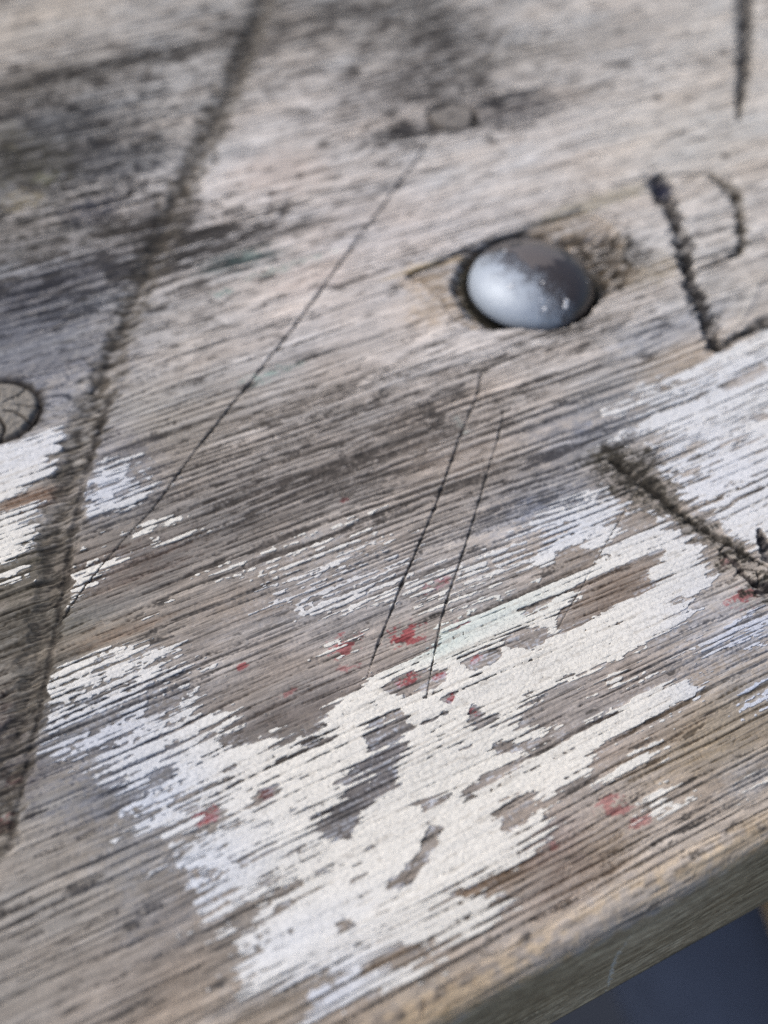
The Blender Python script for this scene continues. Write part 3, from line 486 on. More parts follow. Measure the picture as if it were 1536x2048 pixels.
# ------------------------------------------------------------------ paint cover
COV = np.zeros((RNY, RNX), np.float32)
PAINT = [
 # main patch, its loose left side, streaked left field
 (.57, [(85, 1345), (180, 1310), (305, 1280), (330, 1290), (380, 1298), (300, 1335), (455, 1325), (400, 1350), (400, 1372), (385, 1395), (385, 1425), (500, 1430), (500, 1470), (595, 1490), (640, 1495), (600, 1580), (500, 1570), (420, 1590), (250, 1610), (225, 1550), (200, 1480), (120, 1440), (75, 1400)]),
 (.42, [(75, 1400), (200, 1400), (230, 1500), (240, 1580), (120, 1530), (60, 1470)]),
 (.97, [(245, 1628), (250, 1590), (420, 1575), (600, 1560), (650, 1470), (655, 1432), (725, 1375), (735, 1355), (840, 1312), (870, 1300), (960, 1255), (1010, 1215), (1080, 1190), (1150, 1160), (1140, 1210), (1110, 1250), (1130, 1272), (1180, 1240), (1260, 1200), (1290, 1185), (1265, 1150), (1300, 1140), (1290, 1118), (1400, 1075), (1405, 1110), (1425, 1165), (1410, 1185), (1330, 1200), (1390, 1215), (1300, 1285), (1190, 1340), (1098, 1373), (1028, 1438), (1003, 1458), (1068, 1450), (1138, 1446), (1085, 1470), (1030, 1478), (1040, 1500), (1088, 1513), (1123, 1483), (1128, 1468), (1208, 1438), (1268, 1393), (1358, 1353), (1413, 1388), (1343, 1423), (1218, 1478), (1188, 1493), (1178, 1528), (1183, 1548), (1113, 1568), (1113, 1593), (1068, 1598), (1060, 1582), (1000, 1610), (1005, 1640), (1043, 1643), (1068, 1618), (1093, 1608), (1100, 1623), (1073, 1643), (1093, 1653), (1100, 1678), (1063, 1708), (1048, 1718), (1053, 1738), (958, 1753), (938, 1780), (928, 1768), (883, 1793), (938, 1788), (988, 1803), (1003, 1793), (1033, 1788), (1033, 1808), (1008, 1813), (1010, 1828), (973, 1863), (908, 1890), (898, 1870), (828, 1895), (813, 1883), (768, 1895), (729, 1915), (693, 1933), (640, 1950), (629, 1936), (560, 1965), (500, 1995), (480, 1990), (545, 1955), (475, 1938), (545, 1910), (500, 1890), (470, 1873), (510, 1828), (400, 1845), (390, 1800), (430, 1775), (370, 1778), (400, 1720), (330, 1690), (400, 1660), (290, 1660)]),
 (.68, [(245, 1628), (250, 1590), (420, 1575), (520, 1570), (480, 1680), (440, 1760), (400, 1790), (370, 1778), (400, 1720), (330, 1690), (400, 1660), (290, 1660)]),
 (.66, [(390, 1800), (430, 1775), (560, 1740), (560, 1900), (500, 1890), (470, 1873), (510, 1828), (400, 1845)]),
 (.72, [(475, 1938), (545, 1910), (640, 1900), (640, 1950), (500, 1995), (480, 1990), (545, 1955)]),
 (.80, [(380, 1480), (600, 1490), (640, 1495), (600, 1600), (420, 1600)]),
 # bars, upper right
 (.74, [(1100, 1075), (1140, 1010), (1225, 970), (1245, 1010), (1300, 1030), (1330, 1035), (1220, 1090), (1120, 1125), (1050, 1150)]),
 (.92, [(1360, 1050), (1370, 1070), (1240, 1135), (1165, 1165), (1060, 1230), (960, 1270), (880, 1310), (840, 1310), (960, 1240), (1080, 1180), (1180, 1120), (1290, 1065)]),
 (.9, [(1310, 1045), (1330, 1036), (1380, 1037), (1320, 1060)]), (.9, [(1335, 1095), (1350, 1080), (1395, 1068), (1380, 1085), (1320, 1105)]),
 (.9, [(1278, 1022), (1320, 1000), (1330, 1008), (1290, 1024)]), (.7, [(1210, 930), (1225, 922), (1220, 935)]), (.75, [(1275, 905), (1300, 888), (1320, 892), (1300, 905), (1280, 912)]),
 (.74, [(1300, 775), (1420, 715), (1536, 655), (1600, 640), (1600, 1120), (1536, 1112), (1500, 1100), (1470, 1075), (1420, 1040), (1375, 1010), (1345, 985), (1310, 945), (1325, 925), (1310, 905), (1345, 880), (1320, 870), (1290, 845), (1305, 810)]),
 (.95, [(1440, 1030), (1536, 985), (1536, 1110), (1500, 1100), (1470, 1065)]), (.35, [(1210, 870), (1290, 830), (1330, 870), (1260, 900)]), (.3, [(1230, 790), (1300, 750), (1300, 800), (1240, 830)]),
 (.46, [(1040, 1090), (1160, 1020), (1210, 960), (1060, 1030)]),
 # small bars and chips, right
 (.85, [(1313, 1265), (1330, 1250), (1388, 1223), (1392, 1236), (1330, 1268)]), (.46, [(1420, 1270), (1536, 1200), (1600, 1190), (1600, 1280), (1500, 1300), (1430, 1300)]), (.5, [(1380, 1300), (1440, 1275), (1470, 1290), (1400, 1310)]), (.4, [(1460, 1400), (1536, 1350), (1600, 1340), (1600, 1390), (1480, 1430)]), (.42, [(1470, 1580), (1536, 1545), (1600, 1530), (1600, 1560), (1500, 1590)]),
 (.95, [(1163, 1583), (1193, 1563), (1250, 1530), (1298, 1493), (1303, 1528), (1218, 1563), (1188, 1593)]), (1., [(1266, 1600), (1338, 1566), (1342, 1580), (1273, 1610)]), (1., [(1296, 1627), (1326, 1597), (1354, 1606), (1350, 1620), (1308, 1632)]),
 (.4, [(1170, 1380), (1250, 1340), (1330, 1340), (1240, 1390)]), (.38, [(1250, 1500), (1320, 1470), (1330, 1490), (1270, 1520)]),
 # loose islands at the bottom
 (1., [(695, 1999), (691, 1979), (750, 1945), (800, 1952), (800, 1941), (836, 1931), (840, 1950), (808, 1968), (758, 1983), (722, 1999)]), (1., [(815, 1978), (832, 1957), (849, 1964), (836, 1981)]),
 (.7, [(600, 2060), (640, 2012), (600, 2012), (660, 1975), (690, 1948), (732, 1930), (720, 1952), (690, 1987), (680, 2012), (640, 2050)]),
 # left edge
 (1., [(-60, 915), (0, 893), (60, 882), (130, 850), (142, 868), (120, 930), (100, 950), (40, 985), (-60, 1030)]), (1., [(-60, 1050), (0, 1026), (75, 1008), (72, 1030), (0, 1060), (-60, 1080)]), (.9, [(-60, 1090), (0, 1062), (72, 1043), (82, 1070), (40, 1110), (-60, 1160)]), (.6, [(-60, 1190), (0, 1140), (60, 1110), (70, 1130), (0, 1172)]),
 (.62, [(145, 1052), (160, 970), (200, 900), (250, 920), (290, 1000), (240, 1022)]), (.46, [(240, 1000), (330, 960), (300, 1000), (250, 1030)]),
 (.66, [(128, 1125), (165, 1093), (150, 1128), (205, 1112), (272, 1098), (206, 1150), (120, 1260), (82, 1315), (98, 1230)]), (.8, [(198, 1072), (340, 1032), (350, 1044), (275, 1064)]), (.9, [(282, 1086), (330, 1068), (338, 1078), (290, 1094)]), (.8, [(352, 1074), (385, 1058), (388, 1068), (358, 1080)]), (1., [(268, 1234), (280, 1224), (304, 1218), (296, 1228), (272, 1239)]), (.6, [(85, 1325), (120, 1318), (100, 1348)]), (.85, [(188, 1298), (232, 1282), (234, 1288), (192, 1302)]),
 # sparse dashes in the middle
 (.30, [(410, 1145), (520, 1085), (760, 1020), (830, 1130), (800, 1210), (640, 1240), (540, 1225), (540, 1180)]), (.52, [(550, 1232), (640, 1198), (720, 1170), (800, 1150), (790, 1180), (660, 1225), (580, 1240)]), (.7, [(640, 1300), (690, 1270), (700, 1276), (660, 1310)]), (.7, [(665, 1318), (712, 1298), (716, 1306), (690, 1316)]), (.36, [(800, 1150), (950, 1100), (1050, 1090), (1000, 1180), (850, 1240)]), (.55, [(860, 1250), (960, 1210), (1060, 1170), (1080, 1190), (980, 1240), (880, 1280)])]
HOLES = [
 (.05, [(1105, 1110), (1150, 1090), (1190, 1105), (1180, 1140), (1130, 1145)]), (.03, [(1162, 1175), (1200, 1150), (1290, 1110), (1340, 1090), (1290, 1150), (1312, 1170), (1270, 1195), (1200, 1202)]), (.1, [(1110, 1242), (1140, 1205), (1190, 1225), (1160, 1250), (1120, 1262)]), (.2, [(1035, 1225), (1110, 1190), (1100, 1210), (1050, 1240)]), (.1, [(1005, 1278), (1040, 1262), (1100, 1253), (1095, 1280), (1060, 1300), (1005, 1292)]), (.1, [(930, 1317), (1000, 1293), (1005, 1320), (950, 1347), (925, 1335)]),
 (.05, [(1230, 1030), (1290, 1020), (1310, 1040), (1260, 1070), (1200, 1095), (1250, 1060)]),
 (.42, [(722, 1476), (730, 1455), (782, 1423), (812, 1419), (812, 1441), (838, 1457), (818, 1467), (824, 1486), (805, 1519), (784, 1529), (797, 1545), (802, 1574), (776, 1586), (753, 1599), (678, 1596), (705, 1576), (662, 1570), (707, 1535), (743, 1512), (738, 1496), (725, 1492), (735, 1480)]), (.1, [(633, 1663), (668, 1610), (740, 1588), (772, 1582), (722, 1632), (702, 1660), (712, 1682), (650, 1675)]),
 (.0, [(388, 1656), (405, 1625), (425, 1612), (458, 1612), (442, 1640), (402, 1664)]), (.0, [(502, 1590), (530, 1570), (562, 1566), (548, 1600), (510, 1612)]), (.05, [(415, 1655), (432, 1650), (425, 1668)]),
 (.0, [(926, 1580), (960, 1556), (1043, 1516), (1040, 1535), (938, 1585)]), (.05, [(822, 1612), (850, 1598), (898, 1585), (903, 1593), (843, 1618)]), (.05, [(983, 1492), (1010, 1478), (1038, 1490), (1015, 1507), (988, 1502)]), (.02, [(856, 1646), (880, 1652), (870, 1700), (845, 1730), (830, 1765), (800, 1782), (764, 1770), (796, 1757), (811, 1731), (841, 1706), (846, 1680)]), (.0, [(666, 1858), (684, 1830), (689, 1845), (709, 1838), (709, 1857), (679, 1865)]), (.1, [(606, 1828), (622, 1810), (634, 1820)]), (.1, [(463, 1850), (522, 1811), (502, 1845), (475, 1870)]), (.1, [(1003, 1642), (1030, 1610), (1062, 1598), (1048, 1635), (1058, 1650), (1010, 1670)]),
 (.12, [(763, 1377), (800, 1350), (850, 1343), (900, 1349), (872, 1377), (800, 1397)]), (.1, [(878, 1405), (905, 1385), (916, 1392), (900, 1410)]), (.2, [(838, 1446), (900, 1418), (905, 1426), (850, 1455)]), (.1, [(938, 1408), (950, 1405), (962, 1425), (950, 1440), (935, 1432)]), (.15, [(948, 1445), (985, 1430), (1000, 1425), (985, 1445), (955, 1455)]), (.2, [(910, 1500), (950, 1484), (952, 1490), (918, 1506)]), (.15, [(850, 1572), (885, 1560), (870, 1580)]), (.15, [(905, 1598), (960, 1578), (940, 1596)]), (.1, [(693, 1730), (740, 1712), (735, 1722), (700, 1738)]), (.1, [(695, 1760), (750, 1742), (755, 1750), (705, 1770)]), (.2, [(640, 1750), (700, 1725), (690, 1735)]),
 (.1, [(900, 1790), (935, 1768), (945, 1785), (905, 1795)]), (.1, [(1440, 770), (1536, 728), (1536, 742), (1450, 785)]), (.15, [(1330, 925), (1390, 885), (1420, 880), (1370, 915)]), (.2, [(1480, 845), (1536, 822), (1536, 835)]), (.2, [(1420, 900), (1500, 865), (1490, 880)]), (.25, [(1340, 960), (1420, 930), (1400, 945)]),
 (.1, [(300, 1400), (380, 1385), (345, 1415), (290, 1430)]), (.15, [(170, 1440), (225, 1420), (240, 1440), (180, 1475)]), (.15, [(300, 1545), (345, 1530), (340, 1550), (300, 1562)]), (.2, [(430, 1480), (500, 1450), (540, 1470), (470, 1495)])]
for val, pts in PAINT: fill(pts, COV, val, 'max')
for val, pts in [(.64, [(245, 1628), (250, 1590), (420, 1575), (600, 1560), (680, 1640), (640, 1740), (620, 1800), (560, 1960), (480, 1990), (470, 1873), (390, 1800), (330, 1690)]), (.54, [(250, 1600), (400, 1600), (440, 1700), (520, 1800), (540, 1900), (480, 1960), (470, 1873), (390, 1800), (330, 1690)])] + [p for p in PAINT if p[0] in (.80,)]: fill(pts, COV, val)
HOLE = np.full_like(COV, 9.0)
for val, pts in HOLES: fill(pts, HOLE, val)
HM = blur((HOLE < 5).astype(np.float32), 1, 1, 2); HV = np.where(HOLE < 5, HOLE, 0.05)
COV = blur(COV, 9, 1, 2) * 0.7 + blur(COV, 1, 1, 2) * 0.3
COV = (COV * (1 - HM) + HV * HM).astype(np.float32)
COVB = blur(COV, 1, 1, 2)

ts = slice(ROW_T0, ROW_T1); cs = slice(PAD, PAD + NU)
x, y, yw = X[ts, cs], Y[ts, cs], YW[ts, cs]
cov = sample(COVB, x, y)
slit = -lines[ts, cs] * 1.15 + 0.5 * noise(x / 12, yw / 0.55) + 0.6 * noise(x / 3.6, yw / 0.5) + 0.25 * noise(x / 1.2, yw / 0.4)
slit /= slit.std()
edge = noise(x / 0.75, y / 0.55); edge2 = noise(x / 2.6, y / 1.1)
FP = cov + 0.26 * slit * (1 - 0.25 * sstep(.85, 1, cov)) + 0.085 * edge + 0.075 * edge2 - 0.5
FP -= 0.32 * sample(HM, x, y)
FP -= 0.3 * sstep(1.5, 2.3, noise(x / 0.6, yw / 0.36) + 0.5 * slit * -1)
FP = np.where(cov < 0.015, -1, FP) - 1.3 * NOPAINT[ts, cs]
FP = np.where((y < 0.5 + REDGE), -1, FP).astype(np.float32)
FP[0] = FP[-1] = -1; FP[:, 0] = FP[:, -1] = -1

# wood under and beside paint: chalky thin residue
res = blur(COV, 12, 3, 2); res_s = sample(res, X, Y)
chalk = sstep(.06, .6, res_s) * sstep(0.35, 1.2, 0.6 * n5 + 0.5 * n4 + 0.4 * n6 - 0.7 * lines) * (1 - NOPAINT)
mix(full, chalk, (188, 193, 202), 0.8)

# ------------------------------------------------------------------ plank mesh
H = HLOW - CUT - RECESS
Z = prof_z[:, None] + nrm_z[:, None] * H
YY = prof_y[:, None] + nrm_y[:, None] * H
co = np.stack([X, YY, Z], -1).reshape(-1, 3).astype(np.float32)
idx = np.arange(NR * NC).reshape(NR, NC)
q = np.stack([idx[:-1, :-1], idx[1:, :-1], idx[1:, 1:], idx[:-1, 1:]], -1).reshape(-1, 4)
# underside, back and ends close the board
ext = []
xe = X[-1]; base = len(co)
s_rows = [(REDGE - REDGE * np.cos(s / REDGE), -(THICK - REDGE) - REDGE * np.sin(s / REDGE)) for s in s_low] + [(WIDTH / 2, -THICK), (WIDTH, -THICK)]
for yb, zb in s_rows: ext.append(np.stack([xe, np.full(NC, yb), np.full(NC, zb)], -1))
co = np.concatenate([co] + ext).astype(np.float32)
eidx = np.concatenate([idx[-1:], base + np.arange(len(s_rows) * NC).reshape(-1, NC), idx[:1]])
q = np.concatenate([q, np.stack([eidx[:-1, :-1], eidx[1:, :-1], eidx[1:, 1:], eidx[:-1, 1:]], -1).reshape(-1, 4)])
me = quads('plank', co * MM, q)
under = np.tile(np.array([[84, 80, 72]], np.float32), (len(s_rows) * NC, 1))
colour_attr(me, lin(np.concatenate([np.clip(COLR, 14, 240).reshape(-1, 3), under])))
plank = link('plank', me, M_WOOD)
tag(plank, 'weathered grey wooden plank with carved gouges and flaking white paint', 'plank')

# ------------------------------------------------------------------ paint flakes
hp = (HLOW - 0.25 * CUT)[ts, cs] + 0.008 * edge2
hp = np.maximum(hp, H[ts, cs] + 0.04) + 0.055
prgb = np.array([228, 226, 219], np.float32) + (2.5 * edge2 + 2.0 * nbig[ts, cs])[..., None]
def ptint(px, py, rx, ry, c, k):
    s, g = blob(px, py, rx, ry)
    a, b = max(s.start, ROW_T0), min(s.stop, ROW_T1)
    if b <= a: return
    g = g[a - s.start:b - s.start, cs]; r = slice(a - ROW_T0, b - ROW_T0)
    prgb[r] += np.clip(g * k, 0, 1)[..., None] * (np.array(c, np.float32) - prgb[r])
for a in [(1430, 950, 200, 160, (218, 222, 230), .8), (1450, 760, 200, 70, (216, 220, 226), .8), (60, 900, 160, 60, (214, 218, 226), .7), (200, 980, 110, 60, (196, 202, 214), .8), (180, 1480, 200, 90, (196, 202, 214), .8),
          (290, 1600, 130, 70, (204, 212, 226), .8), (380, 1760, 150, 90, (206, 213, 225), .8), (640, 1990, 150, 50, (208, 214, 226), .8), (1480, 1250, 130, 80, (198, 204, 218), .9), (1500, 1380, 120, 60, (196, 204, 220), .9),
          (1120, 1060, 140, 50, (214, 219, 228), .8), (980, 1235, 130, 26, (210, 221, 217), .7), (880, 1290, 60, 22, (204, 218, 212), .7), (640, 1180, 250, 60, (206, 208, 214), .7), (1040, 1500, 160, 60, (232, 230, 222), .5), (1080, 1620, 90, 60, (232, 229, 221), .6), (560, 1890, 200, 50, (215, 220, 228), .6)]:
    ptint(*a)
dirty = sstep(0.3, 1.8, slit * -1.0 + 0.4 * edge + 0.3 * edge2) * 0.45
prgb += dirty[..., None] * (np.array([170, 165, 156], np.float32) - prgb)

ins = FP > 0
nr, nc = FP.shape
# connected pieces
lab = np.where(ins, np.arange(nr * nc).reshape(nr, nc), -1).ravel()
gi = np.arange(nr * nc).reshape(nr, nc)
e1 = np.stack([gi[:, :-1][ins[:, :-1] & ins[:, 1:]], gi[:, 1:][ins[:, :-1] & ins[:, 1:]]])
e2 = np.stack([gi[:-1][ins[:-1] & ins[1:]], gi[1:][ins[:-1] & ins[1:]]])
ea, eb = np.concatenate([e1, e2], 1)
par = np.arange(nr * nc)
for _ in range(60):
    ra, rb_ = par[ea], par[eb]
    k = ra != rb_
    if not k.any(): break
    lo, hi = np.minimum(ra[k], rb_[k]), np.maximum(ra[k], rb_[k])
    np.minimum.at(par, hi, lo)
    for _j in range(8):
        p2 = par[par]
        if (p2 == par).all(): break
        par = p2
# marching squares over the cells
eh = np.full((nr, nc), -1, np.int64); ev = np.full((nr, nc), -1, np.int64)
kh = ins[:, :-1] != ins[:, 1:]; kv = ins[:-1] != ins[1:]
pos = np.stack([x, y, hp], -1).astype(np.float32)
nb = nr * nc
hr, hc = np.nonzero(kh); eh[hr, hc] = nb + np.arange(len(hr))
vr, vc = np.nonzero(kv); ev[vr, vc] = nb + len(hr) + np.arange(len(vr))
def cross(r0, c0, r1, c1):
    f0, f1 = FP[r0, c0], FP[r1, c1]; t = np.clip(f0 / (f0 - f1), 0.08, 0.92)[:, None]
    return pos[r0, c0] * (1 - t) + pos[r1, c1] * t, np.where(ins[r0, c0], par[gi[r0, c0]], par[gi[r1, c1]]), np.where((f0 > 0)[:, None], prgb[r0, c0], prgb[r1, c1])
ph, lh, ch = cross(hr, hc, hr, hc + 1); pv, lv, cv_ = cross(vr, vc, vr + 1, vc)
allpos = np.concatenate([pos.reshape(-1, 3), ph, pv]); alllab = np.concatenate([par, lh, lv]); allcol = np.concatenate([prgb.reshape(-1, 3), ch, cv_])
I = ins.astype(np.int8)
case = I[:-1, :-1] + 2 * I[:-1, 1:] + 4 * I[1:, 1:] + 8 * I[1:, :-1]
TABLE = {1: ['a03'], 2: ['b10'], 4: ['c21'], 8: ['d32'], 3: ['ab13'], 6: ['bc20'], 12: ['cd31'], 9: ['da02'], 5: ['a03', 'c21'], 10: ['b10', 'd32'],
         7: ['abc23'], 14: ['bcd30'], 13: ['a01cd'], 11: ['ab12d'], 15: ['abcd']}
polys, segs = [], []
for k, lst in TABLE.items():
    r, c = np.nonzero(case == k)
    if not len(r): continue
    vid = {'a': gi[r, c], 'b': gi[r, c + 1], 'c': gi[r + 1, c + 1], 'd': gi[r + 1, c], '0': eh[r, c], '1': ev[r, c + 1], '2': eh[r + 1, c], '3': ev[r, c]}
    for s in lst:
        f = np.stack([vid[ch_] for ch_ in s], -1)[:, ::-1]       # rows run towards -Y: reverse so faces look up
        polys.append(f)
        t = s[::-1]
        for i in range(len(t)):
            a, b = t[i], t[(i + 1) % len(t)]
            if a in '0123' and b in '0123': segs.append(np.stack([vid[a], vid[b]], -1))
segs = np.concatenate(segs)
# skirt: lower copy of each outline vertex
ecount = len(allpos) - nb
low = allpos[nb:].copy(); low[:, 2] -= 0.22
LOW0 = len(allpos)
allpos = np.concatenate([allpos, low]); alllab = np.concatenate([alllab, alllab[nb:LOW0]]); allcol = np.concatenate([allcol, allcol[nb:LOW0] * 0.9])
sk = np.stack([segs[:, 1], segs[:, 0], segs[:, 0] - nb + LOW0, segs[:, 1] - nb + LOW0], -1)
polys.append(sk)
sizes = {}
cell = ((xr - xl)[ts] / (NU - 1))[:, None] * np.abs(np.gradient(yv[ts]))[:, None] * np.ones((1, NU))
area = np.bincount(par[ins.ravel()], weights=cell.ravel()[ins.ravel()], minlength=nb)
roots = np.nonzero(area > 0)[0]
order = roots[np.argsort(-area[roots])]
big = [r for r in order[:190] if area[r] > 0.9]
print('paint pieces', len(roots), 'built singly', len(big))
bigid = np.full(nb, len(big), np.int64)
for i, r in enumerate(big): bigid[r] = i
tot = np.concatenate([np.full(len(p), p.shape[1]) for p in polys])
firsts = np.concatenate([p[:, 0] for p in polys]); grp = bigid[alllab[firsts]]
flat = np.concatenate([p.ravel() for p in polys]); st = np.concatenate([[0], np.cumsum(tot)[:-1]])
og = np.argsort(grp, kind='stable')
bounds = np.searchsorted(grp[og], np.arange(len(big) + 2))
remap = np.full(len(allpos), -1, np.int64)
for i in range(len(big) + 1):
    f = og[bounds[i]:bounds[i + 1]]
    if not len(f): continue
    t = tot[f]; s0 = np.concatenate([[0], np.cumsum(t)[:-1]])
    li = np.repeat(st[f] - s0, t) + np.arange(t.sum())
    vi = flat[li]; uq = np.unique(vi); remap[uq] = np.arange(len(uq))
    nm = 'paint_flake' if i < len(big) else 'paint_specks'
    m_ = mesh_np(nm, allpos[uq] * MM, remap[vi], s0, t)
    colour_attr(m_, lin(np.clip(allcol[uq], 20, 236)))
    o = link(nm, m_, M_PAINT, plank)
    if i == len(big): o['kind'] = 'stuff'; o['label'] = 'scattered specks of old white paint'
    elif i == 0: o['label'] = 'largest patch of cracked white paint'

# ------------------------------------------------------------------ knots
for kk, (kx, ky, kr, _) in enumerate(KNOTS):
    c = P(kx, ky); r = kr * pxmm(kx, ky)
    na, nrad = 120, 44
    th = np.linspace(0, 2 * np.pi, na, endpoint=False); rad = np.linspace(0.02, 1.0, nrad)
    T, Rr = np.meshgrid(th, rad)
    wob = 1 + (0.03 if kk else 0.09) * np.sin(3 * T + kk) + (0.02 if kk else 0.05) * np.sin(5 * T + 2)
    kxx = c[0] + Rr * r * wob * np.cos(T); kyy = c[1] + Rr * r * wob * np.sin(T)
    rings = 0.6 * noise(Rr * 7 + 0.3 * np.sin(T * 2), np.cos(T) * 0.5)
    zz = 0.16 + 0.10 * rings - 0.9 * sstep(0.84, 1.0, Rr) + 0.06 * noise(kxx / 0.7, kyy / 0.7)
    cr = np.zeros_like(T)
    for ang, wd, r_in in ([(0.5, .035, .15), (1.35, .05, .1), (2.6, .05, .2), (3.7, .04, .1), (4.6, .06, .12), (5.55, .05, .1), (6.1, .03, .3)] if kk else [(2.0, .05, .3), (5.2, .05, .4)]):
        da = np.abs((T - ang - 0.12 * np.sin(Rr * 6 + ang) + np.pi) % (2 * np.pi) - np.pi) * Rr
        cr = np.maximum(cr, (1 - sstep(wd * 0.4, wd, da)) * sstep(r_in, r_in + .25, Rr))
    zz -= 0.55 * cr
    base_c = np.array([128, 124, 118] if kk else [126, 122, 118], np.float32)
    kc = base_c + (11 * rings + 6 * noise(kxx / 0.5, kyy / 0.5))[..., None]
    kc += (cr * 0.85)[..., None] * (np.array([44, 40, 37]) - kc)
    kc += (sstep(0.86, 0.99, Rr))[..., None] * 0.8 * (np.array([48, 43, 40]) - kc)
    if not kk: kc += (1 - sstep(0.0, 0.22, Rr))[..., None] * 0.85 * (np.array([40, 37, 36]) - kc); zz -= 0.4 * (1 - sstep(0, .22, Rr))
    kco = np.stack([kxx, kyy, zz], -1).reshape(-1, 3)
    gi2 = np.arange(na * nrad).reshape(nrad, na); nx = np.roll(gi2, -1, 1)
    kq = np.stack([gi2[:-1], gi2[1:], nx[1:], nx[:-1]], -1).reshape(-1, 4)
    kco = np.concatenate([kco, [[c[0], c[1], zz[0].mean()]]]); ctri = np.stack([gi2[0], nx[0], np.full(na, len(kco) - 1)], -1)
    loops = np.concatenate([kq.ravel(), ctri.ravel()])
    km = mesh_np('knot', kco * MM, loops, np.concatenate([np.arange(len(kq)) * 4, len(kq) * 4 + np.arange(na) * 3]), np.concatenate([np.full(len(kq), 4), np.full(na, 3)]))
    colour_attr(km, lin(np.clip(np.concatenate([kc.reshape(-1, 3), [base_c * .5]]), 15, 230)))
    o = link('knot', km, M_KNOT, plank)
    o['label'] = ['small ringed knot with dark splits', 'round knot with radial cracks at the edge of view'][kk]

# ------------------------------------------------------------------ bolt
def bolt_material():
    m, t, b = mat_base('bolt_painted_reflection')
    tc = N(t, 'ShaderNodeTexCoord')
    sep = N(t, 'ShaderNodeSeparateXYZ'); t.links.new(tc.outputs['Object'], sep.inputs[0])
    nz = N(t, 'ShaderNodeTexNoise'); nz.inputs['Scale'].default_value = 420; nz.inputs['Detail'].default_value = 3
    fine = N(t, 'ShaderNodeTexNoise'); fine.inputs['Scale'].default_value = 5200; fine.inputs['Detail'].default_value = 2
    for n in (nz, fine): t.links.new(tc.outputs['Object'], n.inputs['Vector'])
    def math_(op, a, b_):
        n = N(t, 'ShaderNodeMath', operation=op)
        for i, v_ in enumerate((a, b_)):
            if isinstance(v_, (int, float)): n.inputs[i].default_value = v_
            else: t.links.new(v_, n.inputs[i])
        return n.outputs[0]
    # reflections painted in: bright sky on the left flank, dark figure on the right
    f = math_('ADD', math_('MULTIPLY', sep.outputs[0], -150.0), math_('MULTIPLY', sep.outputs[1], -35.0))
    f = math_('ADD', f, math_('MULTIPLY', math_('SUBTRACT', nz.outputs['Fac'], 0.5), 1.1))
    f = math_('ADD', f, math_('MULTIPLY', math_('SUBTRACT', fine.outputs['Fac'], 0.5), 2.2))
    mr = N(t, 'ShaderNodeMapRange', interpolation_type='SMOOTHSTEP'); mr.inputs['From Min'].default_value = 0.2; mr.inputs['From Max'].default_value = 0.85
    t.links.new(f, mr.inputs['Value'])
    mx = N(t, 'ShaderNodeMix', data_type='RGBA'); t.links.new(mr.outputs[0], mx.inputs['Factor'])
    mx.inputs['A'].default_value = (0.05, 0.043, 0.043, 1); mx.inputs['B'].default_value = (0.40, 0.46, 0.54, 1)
    # painted reflection patch with ragged outline near the crown
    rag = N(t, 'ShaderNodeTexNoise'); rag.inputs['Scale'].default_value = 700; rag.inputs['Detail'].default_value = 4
    stretch_map = N(t, 'ShaderNodeMapping'); stretch_map.inputs['Scale'].default_value = (1.0, 0.25, 1.0); stretch_map.inputs['Rotation'].default_value = (0, 0, 0.5)
    t.links.new(tc.outputs['Object'], stretch_map.inputs['Vector']); t.links.new(stretch_map.outputs[0], rag.inputs['Vector'])
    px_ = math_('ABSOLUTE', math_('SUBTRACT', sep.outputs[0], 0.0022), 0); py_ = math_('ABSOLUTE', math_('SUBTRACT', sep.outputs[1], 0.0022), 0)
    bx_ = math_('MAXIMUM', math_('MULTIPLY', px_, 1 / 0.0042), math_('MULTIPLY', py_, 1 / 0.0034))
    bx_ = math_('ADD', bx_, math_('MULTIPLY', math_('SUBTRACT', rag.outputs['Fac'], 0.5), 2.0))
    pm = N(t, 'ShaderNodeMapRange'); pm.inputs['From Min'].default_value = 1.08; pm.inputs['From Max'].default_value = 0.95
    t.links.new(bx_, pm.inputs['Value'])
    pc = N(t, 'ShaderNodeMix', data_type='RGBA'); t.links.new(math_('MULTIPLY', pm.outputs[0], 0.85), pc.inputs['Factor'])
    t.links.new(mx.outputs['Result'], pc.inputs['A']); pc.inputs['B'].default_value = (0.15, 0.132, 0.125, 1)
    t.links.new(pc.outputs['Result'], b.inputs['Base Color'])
    mt = N(t, 'ShaderNodeMapRange'); mt.inputs['To Min'].default_value = 0.0; mt.inputs['To Max'].default_value = 0.2
    t.links.new(mr.outputs[0], mt.inputs['Value']); t.links.new(mt.outputs[0], b.inputs['Metallic'])
    rr = N(t, 'ShaderNodeMapRange'); rr.inputs['To Min'].default_value = 0.16; rr.inputs['To Max'].default_value = 0.5
    t.links.new(mr.outputs[0], rr.inputs['Value']); t.links.new(rr.outputs[0], b.inputs['Roughness'])
    bp = N(t, 'ShaderNodeBump'); bp.inputs['Strength'].default_value = 0.5; bp.inputs['Distance'].default_value = 0.0001
    scr = N(t, 'ShaderNodeTexNoise'); scr.inputs['Scale'].default_value = 2600; scr.inputs['Detail'].default_value = 3
    smp = N(t, 'ShaderNodeMapping'); smp.inputs['Scale'].default_value = (1.0, 0.06, 1.0); smp.inputs['Rotation'].default_value = (0, 0, 0.35)
    t.links.new(tc.outputs['Object'], smp.inputs['Vector']); t.links.new(smp.outputs[0], scr.inputs['Vector'])
    dent = N(t, 'ShaderNodeTexNoise'); dent.inputs['Scale'].default_value = 260; t.links.new(tc.outputs['Object'], dent.inputs['Vector'])
